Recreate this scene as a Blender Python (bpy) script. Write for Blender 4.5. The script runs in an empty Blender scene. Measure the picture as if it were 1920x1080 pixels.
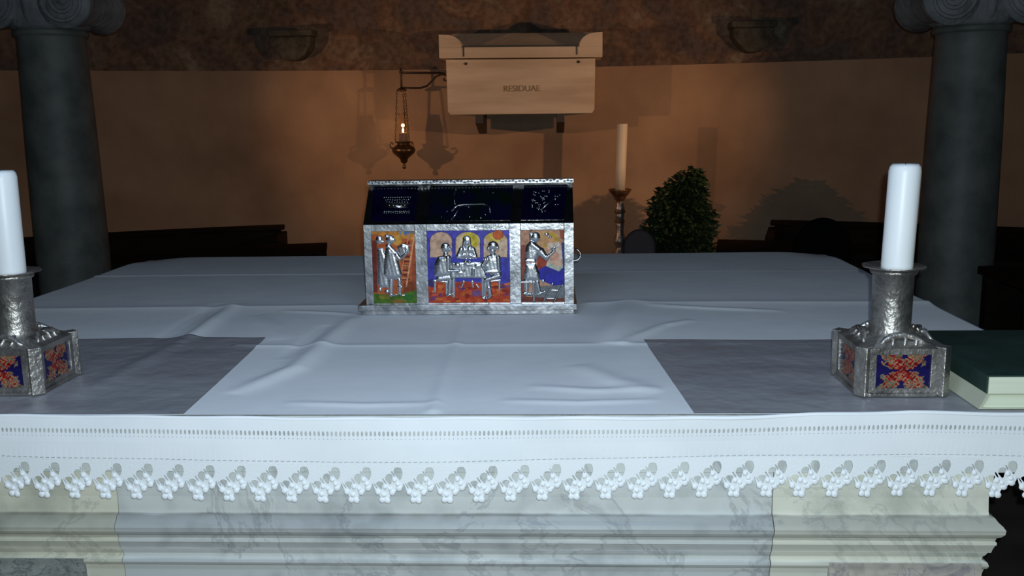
import bpy, bmesh, math, random
import numpy as np
from mathutils import Vector, Matrix

S = bpy.context.scene
COL = S.collection
PI = math.pi

# ------------------------------------------------------------------ camera
FOC = 1750.0
yaw, pitch, roll = math.radians(2.5), math.radians(10.4), 0.015
CAM = Vector((0, 0, 1.52))
Fw = Vector((-math.sin(yaw) * math.cos(pitch), math.cos(yaw) * math.cos(pitch), -math.sin(pitch)))
R0 = Vector((math.cos(yaw), math.sin(yaw), 0)); U0 = R0.cross(Fw)
Rt = R0 * math.cos(roll) - U0 * math.sin(roll)
Up = U0 * math.cos(roll) + R0 * math.sin(roll)
cd = bpy.data.cameras.new('camera'); cam = bpy.data.objects.new('camera', cd); COL.objects.link(cam)
cd.sensor_fit = 'HORIZONTAL'; cd.sensor_width = 36.0; cd.lens = 36.0 * FOC / 1920.0
cd.clip_start = 0.02; cd.clip_end = 100
m = Matrix((Rt, Up, -Fw)).transposed().to_4x4(); m.translation = CAM
cam.matrix_world = m
S.camera = cam

# ------------------------------------------------------------------ light
S.view_settings.view_transform = 'Standard'; S.view_settings.look = 'None'
S.view_settings.gamma = 1.0; S.view_settings.exposure = 0.0; S.view_settings.use_curve_mapping = False
W = bpy.data.worlds.new('world'); S.world = W; W.use_nodes = True
W.node_tree.nodes['Background'].inputs[0].default_value = (0.6, 0.65, 1.0, 1)
W.node_tree.nodes['Background'].inputs[1].default_value = 0.003


def lamp(name, kind, loc, energy, color, target=None, **kw):
    d = bpy.data.lights.new(name, kind); d.energy = energy; d.color = color
    for k, v in kw.items(): setattr(d, k, v)
    o = bpy.data.objects.new(name, d); COL.objects.link(o); o.location = loc
    if target is not None:
        o.rotation_euler = (Vector(target) - Vector(loc)).to_track_quat('-Z', 'Y').to_euler()
    return o


# the phone's own flash lamp, just beside its lens
lamp('phone_flash', 'POINT', (0.015, -0.005, 1.545), 104.0, (0.82, 0.95, 1.0), shadow_soft_size=0.006)
# cool fill light added over the altar front, no known fixture there
lamp('altar_fill', 'AREA', (-0.2, 0.85, 2.5), 12.5, (0.52, 0.70, 1.0), target=(-0.2, 1.15, 0.0), shape='RECTANGLE', size=1.3, size_y=0.4)
# two warm apse spots fixed behind the columns
lamp('apse_spot_left', 'SPOT', (-2.62, 5.0, 1.66), 74.0, (1.0, 0.52, 0.25), target=(-0.10, 6.95, 1.40), spot_size=math.radians(80), spot_blend=1.0, shadow_soft_size=0.02)
lamp('apse_spot_right', 'SPOT', (2.14, 5.0, 1.66), 92.0, (1.0, 0.52, 0.25), target=(-0.75, 6.95, 1.40), spot_size=math.radians(84), spot_blend=1.0, shadow_soft_size=0.02)


# ------------------------------------------------------------------ materials
def srgb(r, g, b):
    f = lambda c: (c / 255 / 12.92) if c / 255 <= 0.04045 else ((c / 255 + 0.055) / 1.055) ** 2.4
    return (f(r), f(g), f(b), 1)


def mat(name, c1, c2=None, scale=5.0, rough=0.6, metal=0.0, bump=0.0, bscale=60.0, detail=4.0, spec=0.5,
        stretch=(1, 1, 1), rough2=None, btype='noise', lo=0.35, hi=0.65):
    M = bpy.data.materials.new(name); M.use_nodes = True
    nt = M.node_tree; N = nt.nodes; L = nt.links
    b = N['Principled BSDF']
    b.inputs['Base Color'].default_value = c1; b.inputs['Roughness'].default_value = rough
    b.inputs['Metallic'].default_value = metal; b.inputs['Specular IOR Level'].default_value = spec
    tc = N.new('ShaderNodeTexCoord'); mp = N.new('ShaderNodeMapping'); mp.inputs['Scale'].default_value = stretch
    L.new(tc.outputs['Object'], mp.inputs['Vector'])
    if c2 is not None:
        n = N.new('ShaderNodeTexNoise'); n.inputs['Scale'].default_value = scale; n.inputs['Detail'].default_value = detail
        L.new(mp.outputs[0], n.inputs['Vector'])
        r = N.new('ShaderNodeValToRGB'); r.color_ramp.elements[0].color = c1; r.color_ramp.elements[1].color = c2
        r.color_ramp.elements[0].position = lo; r.color_ramp.elements[1].position = hi
        L.new(n.outputs['Fac'], r.inputs[0]); L.new(r.outputs[0], b.inputs['Base Color'])
        if rough2 is not None:
            q = N.new('ShaderNodeMapRange'); q.inputs['To Min'].default_value = rough; q.inputs['To Max'].default_value = rough2
            L.new(n.outputs['Fac'], q.inputs['Value']); L.new(q.outputs[0], b.inputs['Roughness'])
    if bump > 0:
        if btype == 'voronoi':
            n2 = N.new('ShaderNodeTexVoronoi'); out = n2.outputs['Distance']
        else:
            n2 = N.new('ShaderNodeTexNoise'); n2.inputs['Detail'].default_value = 3; out = n2.outputs['Fac']
        n2.inputs['Scale'].default_value = bscale
        L.new(tc.outputs['Object'], n2.inputs['Vector'])
        bp = N.new('ShaderNodeBump'); bp.inputs['Strength'].default_value = 1.0; bp.inputs['Distance'].default_value = bump
        L.new(out, bp.inputs['Height']); L.new(bp.outputs[0], b.inputs['Normal'])
    return M


def mat_fresco():
    M = mat('painted_fresco', (0.1, 0.05, 0.03, 1), None, rough=0.9)
    nt = M.node_tree; N = nt.nodes; L = nt.links; b = N['Principled BSDF']
    tc = N.new('ShaderNodeTexCoord')
    n = N.new('ShaderNodeTexNoise'); n.inputs['Scale'].default_value = 2.6; n.inputs['Detail'].default_value = 8; n.inputs['Distortion'].default_value = 1.2
    L.new(tc.outputs['Object'], n.inputs['Vector'])
    r = N.new('ShaderNodeValToRGB'); e = r.color_ramp.elements
    e[0].position = 0.30; e[0].color = (0.09, 0.07, 0.06, 1)
    e[1].position = 0.70; e[1].color = (0.29, 0.23, 0.17, 1)
    for p, c in ((0.40, (0.13, 0.10, 0.09, 1)), (0.47, (0.145, 0.09, 0.066, 1)), (0.53, (0.20, 0.13, 0.09, 1)), (0.60, (0.17, 0.12, 0.09, 1))):
        x = e.new(p); x.color = c
    L.new(n.outputs['Fac'], r.inputs[0])
    n2 = N.new('ShaderNodeTexNoise'); n2.inputs['Scale'].default_value = 26; n2.inputs['Detail'].default_value = 6
    L.new(tc.outputs['Object'], n2.inputs['Vector'])
    mx = N.new('ShaderNodeMix'); mx.data_type = 'RGBA'; mx.blend_type = 'MULTIPLY'; mx.inputs[0].default_value = 0.7
    r2 = N.new('ShaderNodeValToRGB'); r2.color_ramp.elements[0].position = 0.35; r2.color_ramp.elements[0].color = (0.45, 0.42, 0.4, 1)
    r2.color_ramp.elements[1].position = 0.6
    L.new(n2.outputs['Fac'], r2.inputs[0]); L.new(r.outputs[0], mx.inputs[6]); L.new(r2.outputs[0], mx.inputs[7])
    L.new(mx.outputs[2], b.inputs['Base Color'])
    bp = N.new('ShaderNodeBump'); bp.inputs['Distance'].default_value = 0.003
    L.new(n2.outputs['Fac'], bp.inputs['Height']); L.new(bp.outputs[0], b.inputs['Normal'])
    return M


def mat_marble(name, base, vein, tint2, vs=3.0):
    M = mat(name, base, None, rough=0.42)
    nt = M.node_tree; N = nt.nodes; L = nt.links; b = N['Principled BSDF']
    tc = N.new('ShaderNodeTexCoord')
    n = N.new('ShaderNodeTexNoise'); n.inputs['Scale'].default_value = vs; n.inputs['Detail'].default_value = 9; n.inputs['Roughness'].default_value = 0.65; n.inputs['Distortion'].default_value = 0.8
    mp = N.new('ShaderNodeMapping'); mp.inputs['Rotation'].default_value = (0, 0.5, 0)
    L.new(tc.outputs['Object'], mp.inputs['Vector']); L.new(mp.outputs[0], n.inputs['Vector'])
    r = N.new('ShaderNodeValToRGB'); e = r.color_ramp.elements
    e[0].position = 0.36; e[0].color = tint2; e[1].position = 0.62; e[1].color = base
    for p, c in ((0.455, base), (0.478, vein), (0.492, base)):
        x = e.new(p); x.color = c
    L.new(n.outputs['Fac'], r.inputs[0])
    n2 = N.new('ShaderNodeTexNoise'); n2.inputs['Scale'].default_value = vs * 4; n2.inputs['Detail'].default_value = 6
    L.new(tc.outputs['Object'], n2.inputs['Vector'])
    r2 = N.new('ShaderNodeValToRGB'); r2.color_ramp.elements[0].position = 0.33; r2.color_ramp.elements[0].color = (0.70, 0.72, 0.73, 1); r2.color_ramp.elements[1].position = 0.52
    L.new(n2.outputs['Fac'], r2.inputs[0])
    mx = N.new('ShaderNodeMix'); mx.data_type = 'RGBA'; mx.blend_type = 'MULTIPLY'; mx.inputs[0].default_value = 0.8
    L.new(r.outputs[0], mx.inputs[6]); L.new(r2.outputs[0], mx.inputs[7])
    # darker bands set by height, following the levels of the moulding
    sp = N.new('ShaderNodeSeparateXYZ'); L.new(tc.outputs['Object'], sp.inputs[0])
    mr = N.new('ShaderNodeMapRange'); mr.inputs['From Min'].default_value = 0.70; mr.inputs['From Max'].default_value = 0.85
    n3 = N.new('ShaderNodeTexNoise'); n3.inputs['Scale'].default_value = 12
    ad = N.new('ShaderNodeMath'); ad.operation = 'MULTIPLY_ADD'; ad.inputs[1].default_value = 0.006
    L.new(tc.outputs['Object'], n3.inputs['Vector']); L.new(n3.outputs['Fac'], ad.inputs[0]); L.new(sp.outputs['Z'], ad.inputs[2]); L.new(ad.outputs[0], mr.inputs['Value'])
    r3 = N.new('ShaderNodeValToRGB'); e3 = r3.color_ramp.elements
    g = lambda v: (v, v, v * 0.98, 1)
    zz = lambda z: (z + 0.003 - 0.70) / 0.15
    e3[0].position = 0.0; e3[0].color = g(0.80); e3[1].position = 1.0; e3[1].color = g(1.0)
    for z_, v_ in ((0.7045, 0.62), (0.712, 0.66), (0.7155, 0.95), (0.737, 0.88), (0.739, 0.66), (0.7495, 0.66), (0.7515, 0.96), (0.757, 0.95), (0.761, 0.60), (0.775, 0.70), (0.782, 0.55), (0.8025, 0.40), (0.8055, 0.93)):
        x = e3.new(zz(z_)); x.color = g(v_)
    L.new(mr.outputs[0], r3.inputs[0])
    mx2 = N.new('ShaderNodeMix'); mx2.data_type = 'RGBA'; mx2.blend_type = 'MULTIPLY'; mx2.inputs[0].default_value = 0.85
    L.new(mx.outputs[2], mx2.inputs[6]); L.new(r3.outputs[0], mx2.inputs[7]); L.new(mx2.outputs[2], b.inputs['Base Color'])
    return M


def mat_attr(name, rough=0.25, coat=0.4):
    M = mat(name, (1, 1, 1, 1), None, rough=rough)
    nt = M.node_tree; a = nt.nodes.new('ShaderNodeAttribute'); a.attribute_name = 'enamel'
    n = nt.nodes.new('ShaderNodeTexNoise'); n.inputs['Scale'].default_value = 90; n.inputs['Detail'].default_value = 5
    tc = nt.nodes.new('ShaderNodeTexCoord'); nt.links.new(tc.outputs['Object'], n.inputs['Vector'])
    r = nt.nodes.new('ShaderNodeValToRGB'); r.color_ramp.elements[0].position = 0.3; r.color_ramp.elements[0].color = (0.45, 0.4, 0.4, 1); r.color_ramp.elements[1].position = 0.62
    nt.links.new(n.outputs['Fac'], r.inputs[0])
    mx = nt.nodes.new('ShaderNodeMix'); mx.data_type = 'RGBA'; mx.blend_type = 'MULTIPLY'; mx.inputs[0].default_value = 0.8
    nt.links.new(a.outputs['Color'], mx.inputs[6]); nt.links.new(r.outputs[0], mx.inputs[7])
    nt.links.new(mx.outputs[2], nt.nodes['Principled BSDF'].inputs['Base Color'])
    return M


M_plaster = mat('ochre_plaster', (0.28, 0.185, 0.125, 1), (0.42, 0.29, 0.195, 1), scale=2.2, rough=0.95, bump=0.004, bscale=9, detail=7, lo=0.3, hi=0.7, spec=0.1)
M_fresco = mat_fresco()
M_floor = mat('dark_floor_slabs', (0.05, 0.042, 0.04, 1), (0.09, 0.075, 0.07, 1), scale=3, rough=0.7)
M_cloth = mat('white_linen', (0.80, 0.83, 0.86, 1), (0.86, 0.88, 0.90, 1), scale=7, rough=0.9, bump=0.0009, bscale=16, spec=0.15)
M_lace = mat('white_lace_cotton', (0.84, 0.87, 0.89, 1), None, rough=0.9, bump=0.0006, bscale=400, spec=0.15)
M_mat = mat('grey_satin', (0.29, 0.295, 0.32, 1), (0.35, 0.35, 0.375, 1), scale=4, rough=0.36, bump=0.010, bscale=8, spec=0.55, stretch=(1, 3, 1))
M_silver = mat('hammered_silver', (0.30, 0.31, 0.325, 1), (0.60, 0.61, 0.63, 1), scale=26, rough=0.26, metal=1.0, bump=0.0010, bscale=75, rough2=0.42, lo=0.3)
M_silver_d = mat('dark_tarnished_silver', (0.22, 0.22, 0.22, 1), (0.38, 0.38, 0.37, 1), scale=30, rough=0.22, metal=1.0, bump=0.0008, bscale=90)
M_relief = mat('polished_silver_relief', (0.70, 0.71, 0.73, 1), None, rough=0.24, metal=1.0, bump=0.0005, bscale=160)
M_pewter = mat('worn_pewter', (0.27, 0.255, 0.24, 1), (0.50, 0.48, 0.45, 1), scale=24, rough=0.33, metal=0.9, bump=0.0022, bscale=105, rough2=0.5)
M_enamel = mat_attr('painted_enamel')
M_wax = mat('white_wax', (0.80, 0.83, 0.84, 1), (0.85, 0.87, 0.88, 1), scale=6, rough=0.4, spec=0.4)
M_wax_w = mat('cream_wax', (0.72, 0.66, 0.55, 1), None, rough=0.5)
M_wick = mat('burnt_wick', (0.02, 0.02, 0.02, 1), None)
M_mar_m = mat_marble('white_veined_marble', (0.64, 0.665, 0.665, 1), (0.47, 0.49, 0.50, 1), (0.54, 0.565, 0.57, 1), 3.2)
M_mar_l = mat_marble('yellowed_marble', (0.70, 0.69, 0.58, 1), (0.53, 0.53, 0.45, 1), (0.60, 0.60, 0.50, 1), 2.4)
M_mar_r = mat_marble('greenish_cream_marble', (0.76, 0.76, 0.67, 1), (0.60, 0.61, 0.55, 1), (0.62, 0.63, 0.56, 1), 2.6)
M_mot_l = mat_marble('mottled_grey_marble', (0.34, 0.36, 0.34, 1), (0.12, 0.13, 0.13, 1), (0.17, 0.18, 0.18, 1), 11)
M_mot_r = mat_marble('mottled_rose_marble', (0.62, 0.56, 0.50, 1), (0.34, 0.34, 0.36, 1), (0.40, 0.38, 0.38, 1), 13)
M_stone = mat('pale_sarcophagus_stone', (0.50, 0.42, 0.33, 1), (0.66, 0.58, 0.47, 1), scale=3, rough=0.85, detail=8, stretch=(0.5, 1, 4), bump=0.002, bscale=30, spec=0.2)
M_letters = mat('faded_gilt_paint', (0.27, 0.18, 0.07, 1), None, rough=0.6)
M_column = mat('grey_column_stone', (0.085, 0.10, 0.098, 1), (0.155, 0.17, 0.16, 1), scale=7, rough=0.58, detail=8, bump=0.0015, bscale=35)
M_capital = mat('grey_capital_stone', (0.16, 0.17, 0.18, 1), (0.27, 0.28, 0.29, 1), scale=9, rough=0.8, detail=8, bump=0.008, bscale=28)
M_corbel = mat('dark_corbel_stone', (0.035, 0.035, 0.028, 1), (0.09, 0.088, 0.072, 1), scale=14, rough=0.8, bump=0.006, bscale=30)
M_iron = mat('wrought_iron', (0.045, 0.03, 0.022, 1), None, rough=0.5, metal=0.3)
M_brass = mat('darkened_brass', (0.14, 0.085, 0.045, 1), (0.09, 0.055, 0.03, 1), scale=20, rough=0.35, metal=0.8)
M_wood = mat('near_black_wood', (0.007, 0.004, 0.003, 1), (0.013, 0.008, 0.005, 1), scale=8, rough=0.8, spec=0.1, stretch=(1, 1, 8))
M_black = mat('black_fabric', (0.004, 0.004, 0.005, 1), None, rough=0.95, spec=0.05)
M_leaf = mat('dark_green_leaf', (0.010, 0.028, 0.014, 1), (0.026, 0.058, 0.026, 1), scale=9, rough=0.38)
M_bark = mat('brown_bark', (0.05, 0.03, 0.02, 1), None, rough=0.9)
M_pot = mat('dark_clay_pot', (0.06, 0.035, 0.025, 1), None, rough=0.8)
M_gilt = mat('dark_gilded_wood', (0.09, 0.045, 0.025, 1), (0.22, 0.13, 0.08, 1), scale=25, rough=0.4, metal=0.4, bump=0.003, bscale=50)
M_silvered = mat('silvered_carving', (0.48, 0.44, 0.42, 1), (0.22, 0.19, 0.18, 1), scale=40, rough=0.4, metal=0.7, bump=0.003, bscale=60)
M_green = mat('dark_green_book_cloth', (0.012, 0.034, 0.026, 1), (0.020, 0.046, 0.038, 1), scale=20, rough=0.5, bump=0.0008, bscale=300)
M_pages = mat('cream_paper', (0.72, 0.77, 0.60, 1), (0.66, 0.71, 0.55, 1), scale=3, rough=0.9, stretch=(1, 1, 60))
M_cream = mat('cream_binding', (0.50, 0.52, 0.40, 1), (0.44, 0.46, 0.35, 1), scale=10, rough=0.7)

M_flame = bpy.data.materials.new('candle_flame'); M_flame.use_nodes = True
_b = M_flame.node_tree.nodes['Principled BSDF']; _b.inputs['Base Color'].default_value = (1, 0.8, 0.5, 1)
_b.inputs['Emission Color'].default_value = (1.0, 0.62, 0.30, 1); _b.inputs['Emission Strength'].default_value = 26
M_glass = bpy.data.materials.new('clear_glass'); M_glass.use_nodes = True
_b = M_glass.node_tree.nodes['Principled BSDF']; _b.inputs['Transmission Weight'].default_value = 1.0
_b.inputs['Roughness'].default_value = 0.02; _b.inputs['IOR'].default_value = 1.05; _b.inputs['Base Color'].default_value = (1, 0.97, 0.93, 1)
M_glow_wax = mat('warm_lit_wax', (0.85, 0.62, 0.45, 1), None, rough=0.5)
_b = M_glow_wax.node_tree.nodes['Principled BSDF']; _b.inputs['Subsurface Weight'].default_value = 0.3
_b.inputs['Subsurface Radius'].default_value = (0.02, 0.01, 0.005)


# ------------------------------------------------------------------ helpers
def new(name, bm, M, parent=None, smooth=False, bevel=0.0, label=None):
    if isinstance(bm, bmesh.types.BMesh):
        bmesh.ops.recalc_face_normals(bm, faces=bm.faces)
        me = bpy.data.meshes.new(name); bm.to_mesh(me); bm.free()
    else:
        me = bm
    me.materials.append(M)
    if smooth:
        for p in me.polygons: p.use_smooth = True
    o = bpy.data.objects.new(name, me); COL.objects.link(o)
    if parent is not None:
        o.parent = parent
        if parent.type == 'EMPTY': o.matrix_parent_inverse = Matrix.Translation(-Vector(parent.location))
    if bevel:
        b = o.modifiers.new('bevel', 'BEVEL'); b.width = bevel; b.segments = 2; b.limit_method = 'ANGLE'
    if label: o['label'] = label
    return o


def thing(name, label, cat, loc, group=None):
    o = bpy.data.objects.new(name, None); COL.objects.link(o); o.location = loc; o.empty_display_size = 0.1
    o['label'] = label; o['category'] = cat
    if group: o['group'] = group
    return o


def tag(o, label, cat, group=None):
    o['label'] = label; o['category'] = cat
    if group: o['group'] = group
    return o


def struct(o):
    o['kind'] = 'structure'; return o


def B(): return bmesh.new()


def box(bm, x0, x1, y0, y1, z0, z1, M=None):
    v = [bm.verts.new((x, y, z)) for x in (x0, x1) for y in (y0, y1) for z in (z0, z1)]
    if M is not None:
        for q in v: q.co = M @ q.co
    for f in ((0, 1, 3, 2), (4, 6, 7, 5), (0, 4, 5, 1), (2, 3, 7, 6), (0, 2, 6, 4), (1, 5, 7, 3)):
        bm.faces.new([v[i] for i in f])


def lathe(bm, prof, cx=0, cy=0, n=32, wob=None):
    rings = []
    for (r, z) in prof:
        if r < 1e-5:
            rings.append([bm.verts.new((cx, cy, z))])
        else:
            rings.append([bm.verts.new((cx + r * math.cos(2 * PI * k / n) * (1 if wob is None else wob(k, z)),
                                        cy + r * math.sin(2 * PI * k / n) * (1 if wob is None else wob(k, z)), z)) for k in range(n)])
    for a, b in zip(rings, rings[1:]):
        if len(a) == 1 and len(b) == 1: continue
        for k in range(n):
            q = (k + 1) % n
            if len(a) == 1: bm.faces.new((a[0], b[k], b[q]))
            elif len(b) == 1: bm.faces.new((a[k], a[q], b[0]))
            else: bm.faces.new((a[k], a[q], b[q], b[k]))
    for e in (rings[0], rings[-1]):
        if len(e) > 1: bm.faces.new(e)


def tube(bm, pts, r, n=8, closed=False):
    pts = [Vector(p) for p in pts]; N_ = len(pts)
    rr = r if isinstance(r, (list, tuple)) else [r] * N_
    rings = []; up = None
    for i, p in enumerate(pts):
        if closed: t = pts[(i + 1) % N_] - pts[i - 1]
        else: t = (pts[min(i + 1, N_ - 1)] - pts[max(i - 1, 0)])
        t.normalize()
        if up is None:
            up = Vector((0, 1, 0)) if abs(t.y) < 0.9 else Vector((1, 0, 0))
        a = t.cross(up); a.normalize(); b = t.cross(a); up = -b if False else up
        rings.append([bm.verts.new(p + (a * math.cos(2 * PI * k / n) + b * math.sin(2 * PI * k / n)) * rr[i]) for k in range(n)])
    for i in range(N_ if closed else N_ - 1):
        A, Bq = rings[i], rings[(i + 1) % N_]
        for k in range(n):
            bm.faces.new((A[k], A[(k + 1) % n], Bq[(k + 1) % n], Bq[k]))
    if not closed:
        bm.faces.new(rings[0]); bm.faces.new(rings[-1])


def ball(bm, c, rx, ry=None, rz=None, u=12, v=8):
    ry = ry or rx; rz = rz or rx
    M = Matrix.Translation(Vector(c)) @ Matrix.Diagonal((rx, ry, rz, 1))
    bmesh.ops.create_uvsphere(bm, u_segments=u, v_segments=v, radius=1, matrix=M)


def prism(bm, poly, a0, a1, axis='y'):
    f = {'y': lambda p, a: (p[0], a, p[1]), 'z': lambda p, a: (p[0], p[1], a), 'x': lambda p, a: (a, p[0], p[1])}[axis]
    A = [bm.verts.new(f(p, a0)) for p in poly]; Bq = [bm.verts.new(f(p, a1)) for p in poly]
    n = len(poly)
    for k in range(n): bm.faces.new((A[k], A[(k + 1) % n], Bq[(k + 1) % n], Bq[k]))
    bm.faces.new(A); bm.faces.new(Bq)


def grid_mesh(name, X, Y, Z, mask=None):
    """X,Y,Z arrays (r,c) -> mesh; faces only where mask (r-1,c-1)"""
    r, c = X.shape
    idx = np.arange(r * c).reshape(r, c)
    q = np.stack([idx[:-1, :-1], idx[:-1, 1:], idx[1:, 1:], idx[1:, :-1]], -1)
    q = q[mask] if mask is not None else q.reshape(-1, 4)
    q = q.reshape(-1, 4)
    V = np.stack([X, Y, Z], -1).reshape(-1, 3)
    used = np.unique(q); remap = -np.ones(r * c, int); remap[used] = np.arange(len(used))
    me = bpy.data.meshes.new(name)
    me.from_pydata(V[used].tolist(), [], remap[q].tolist())
    me.update()
    return me, used


# ------------------------------------------------------------------ setting
CX = -0.23
RW = 7.0
struct(new('floor', (lambda b: (box(b, -6, 6, -2, 8.5, -0.1, 0), b)[1])(B()), M_floor))


def arc_wall(name, R, z0, z1, M, th=0.3, zn=1):
    bm = B(); n = 72; rows = []
    for k in range(n + 1):
        a = math.radians(-48 + 96 * k / n)
        rows.append([(CX + r * math.sin(a), r * math.cos(a), z) for r, z in ((R, z0), (R, z1), (R + th, z1), (R + th, z0))])
    vs = [[bm.verts.new(p) for p in row] for row in rows]
    for i in range(n):
        for j in range(4):
            bm.faces.new((vs[i][j], vs[i][(j + 1) % 4], vs[i + 1][(j + 1) % 4], vs[i + 1][j]))
    bm.faces.new(vs[0]); bm.faces.new(vs[-1])
    return struct(new(name, bm, M))


arc_wall('wall_back', RW, 0.0, 1.868, M_plaster)
arc_wall('wall_back_upper', RW + 0.018, 1.868, 4.2, M_fresco)

# ------------------------------------------------------------------ columns
def column(cx, cy, za, label):
    """za: height of the astragal"""
    t = thing('stone_column', label, 'column', (cx, cy, 0), 'columns at the two ends of the apse')
    b = B(); lathe(b, [(0.165, 0.24), (0.174, 0.5), (0.176, 0.9), (0.17, 1.4), (0.158, za - 0.03), (0.164, za - 0.012)], cx, cy, 48); new('shaft', b, M_column, t, True)
    b = B(); lathe(b, [(0.150, za - 0.02), (0.172, za - 0.015), (0.176, za), (0.172, za + 0.014), (0.150, za + 0.018)], cx, cy, 48); new('astragal', b, M_column, t, True)
    b = B(); box(b, cx - 0.25, cx + 0.25, cy - 0.25, cy + 0.25, 0, 0.1)
    lathe(b, [(0.24, 0.1), (0.25, 0.13), (0.24, 0.16), (0.2, 0.18), (0.205, 0.21), (0.18, 0.24)], cx, cy, 40); new('base', b, M_column, t, bevel=0.004)
    cap = B()
    lathe(cap, [(0.150, za + 0.012), (0.185, za + 0.03), (0.20, za + 0.10), (0.205, za + 0.18), (0.22, za + 0.24), (0.15, za + 0.27)], cx, cy, 72,
          wob=lambda k, z: 1 + 0.035 * abs(math.sin(k * PI / 72 * 14)) * (1 if z < za + 0.22 else 0.3))
    c = new('capital', cap, M_capital, t, True)
    for i in range(14):
        a = 2 * PI * (i + 0.5) / 14
        l = B(); rad = 0.2
        pts = [(cx + (0.178 + 0.02 * math.sin(q * 2.4)) * math.cos(a), cy + (0.178 + 0.02 * math.sin(q * 2.4)) * math.sin(a), za + 0.03 + 0.2 * q) for q in (0, .2, .4, .6, .8, 1)]
        tube(l, pts, [0.012, 0.024, 0.028, 0.026, 0.022, 0.014], 8)
        new('leaf', l, M_capital, c, True)
    for s in (-1, 1):
        v = B(); vx = cx + s * 0.178; vz = za + 0.135; R_ = 0.128
        # bolster running front to back, pinched in the middle
        n = 40; rings = []
        for (yy, rr) in ((-0.20, R_ * 0.98), (-0.185, R_), (-0.12, R_ * 0.9), (0, R_ * 0.78), (0.12, R_ * 0.9), (0.185, R_), (0.20, R_ * 0.98)):
            rings.append([v.verts.new((vx + rr * math.cos(2 * PI * k / n), cy + yy, vz + rr * math.sin(2 * PI * k / n))) for k in range(n)])
        for a_, b_ in zip(rings, rings[1:]):
            for k in range(n): v.faces.new((a_[k], a_[(k + 1) % n], b_[(k + 1) % n], b_[k]))
        v.faces.new(rings[0]); v.faces.new(rings[-1])
        for yy in (-0.203, 0.203):
            pts = []
            for k in range(60):
                q = k / 59; an = q * 4.6 * PI; r = (R_ - 0.014) * (1 - 0.85 * q)
                pts.append((vx - s * r * math.cos(an + PI / 2) * -1, cy + yy, vz + r * math.sin(an + PI / 2)))
            tube(v, pts, 0.010, 6)
            ball(v, (vx, cy + yy, vz), 0.022, 0.014, 0.022)
        new('volute', v, M_capital, c, True)
    b = B(); box(b, cx - 0.3, cx + 0.3, cy - 0.24, cy + 0.24, za + 0.262, za + 0.33); new('abacus', b, M_capital, t, bevel=0.008)


column(-2.482, 4.7, 1.957, 'grey stone column standing left of the altar')
column(2.012, 4.7, 1.895, 'grey stone column standing right of the altar')

# ------------------------------------------------------------------ corbels set in the fresco wall
def corbel(cx, cz, label, w=0.17, worn=False):
    y = math.sqrt((RW + 0.018) ** 2 - (cx - CX) ** 2)
    o = thing('stone_corbel', label, 'corbel', (cx, y, cz), 'corbels in the painted wall')
    b = B()
    box(b, cx - w, cx + w, y - 0.15, y + 0.03, cz, cz + 0.045)
    new('slab', b, M_corbel, o, bevel=0.008)
    b = B()
    prof = [(-w * 0.92, cz), (w * 0.92, cz), (w * 0.86, cz - 0.07), (w * 0.6, cz - 0.13), (w * 0.25, cz - 0.165), (-w * 0.25, cz - 0.165), (-w * 0.6, cz - 0.12), (-w * 0.9, cz - 0.06)]
    prism(b, [(cx + p_[0], p_[1]) for p_ in prof], y - 0.13, y + 0.03)
    new('bracket', b, M_corbel, o, bevel=0.012)
    for s in (-1, 1):
        b = B(); tube(b, [(cx + s * (w * 0.55 + 0.03 * math.cos(q)), y - 0.125, cz - 0.045 + 0.028 * math.sin(q)) for q in [k * PI / 6 for k in range(11)]], 0.010, 6)
        new('scroll', b, M_corbel, o, True)


corbel(-1.83, 2.10, 'dark carved stone corbel in the painted wall, left of the wall tomb', 0.16)
corbel(1.40, 2.10, 'dark carved stone corbel in the painted wall, right of the wall tomb', 0.155)

# ------------------------------------------------------------------ wall sarcophagus
t = thing('stone_sarcophagus', 'small pale stone sarcophagus on the wall above the reliquary', 'sarcophagus', (-0.21, 6.6, 1.535))
b = B(); prism(b, [(-0.722, 1.915), (0.308, 1.906), (0.302, 1.56), (0.285, 1.535), (-0.70, 1.538), (-0.718, 1.56)], 6.60, 6.96); new('chest', b, M_stone, t, bevel=0.006)
b = B()
prism(b, [(-0.765, 1.922), (-0.765, 1.996), (0.355, 1.984), (0.355, 1.912)], 6.575, 6.955)
new('lid_slab', b, M_stone, t, bevel=0.004)
b = B()
v = [b.verts.new(p) for p in ((-0.75, 6.62, 1.990), (0.34, 6.62, 1.979), (0.34, 6.95, 1.979), (-0.75, 6.95, 1.990), (-0.70, 6.84, 2.108), (0.29, 6.84, 2.100))]
for f in ((0, 1, 5, 4), (2, 3, 4, 5), (0, 4, 3), (1, 2, 5), (0, 3, 2, 1)): b.faces.new([v[i] for i in f])
lid = new('lid', b, M_stone, t, bevel=0.004)
for s, x0, zt in ((1, -0.765, 2.082), (-1, 0.355, 2.079)):
    b = B(); zb = 1.99 if s == 1 else 1.98
    pts = [(x0, zb - 0.004), (x0, zt), (x0 + s * 0.045, zt - 0.002)] + [(x0 + s * (0.045 + 0.115 * q), zt - 0.002 - (zt - zb - 0.006) * (1 - math.sqrt(max(0, 1 - q * q)))) for q in (0.2, 0.4, 0.6, 0.75, 0.88, 0.96, 1.0)] + [(x0 + s * 0.16, zb - 0.004)]
    prism(b, pts, 6.578, 6.72); new('acroterion', b, M_stone, lid, bevel=0.003)
for x in (-0.597, 0.180):
    b = B(); box(b, x - 0.004, x + 0.004, 6.571, 6.58, 1.93, 2.0); new('iron_clamp', b, M_iron, t)
    b = B(); ball(b, (x + 0.012, 6.60, 1.884), 0.010, 0.012, 0.010); new('iron_dowel', b, M_iron, t)
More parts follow.
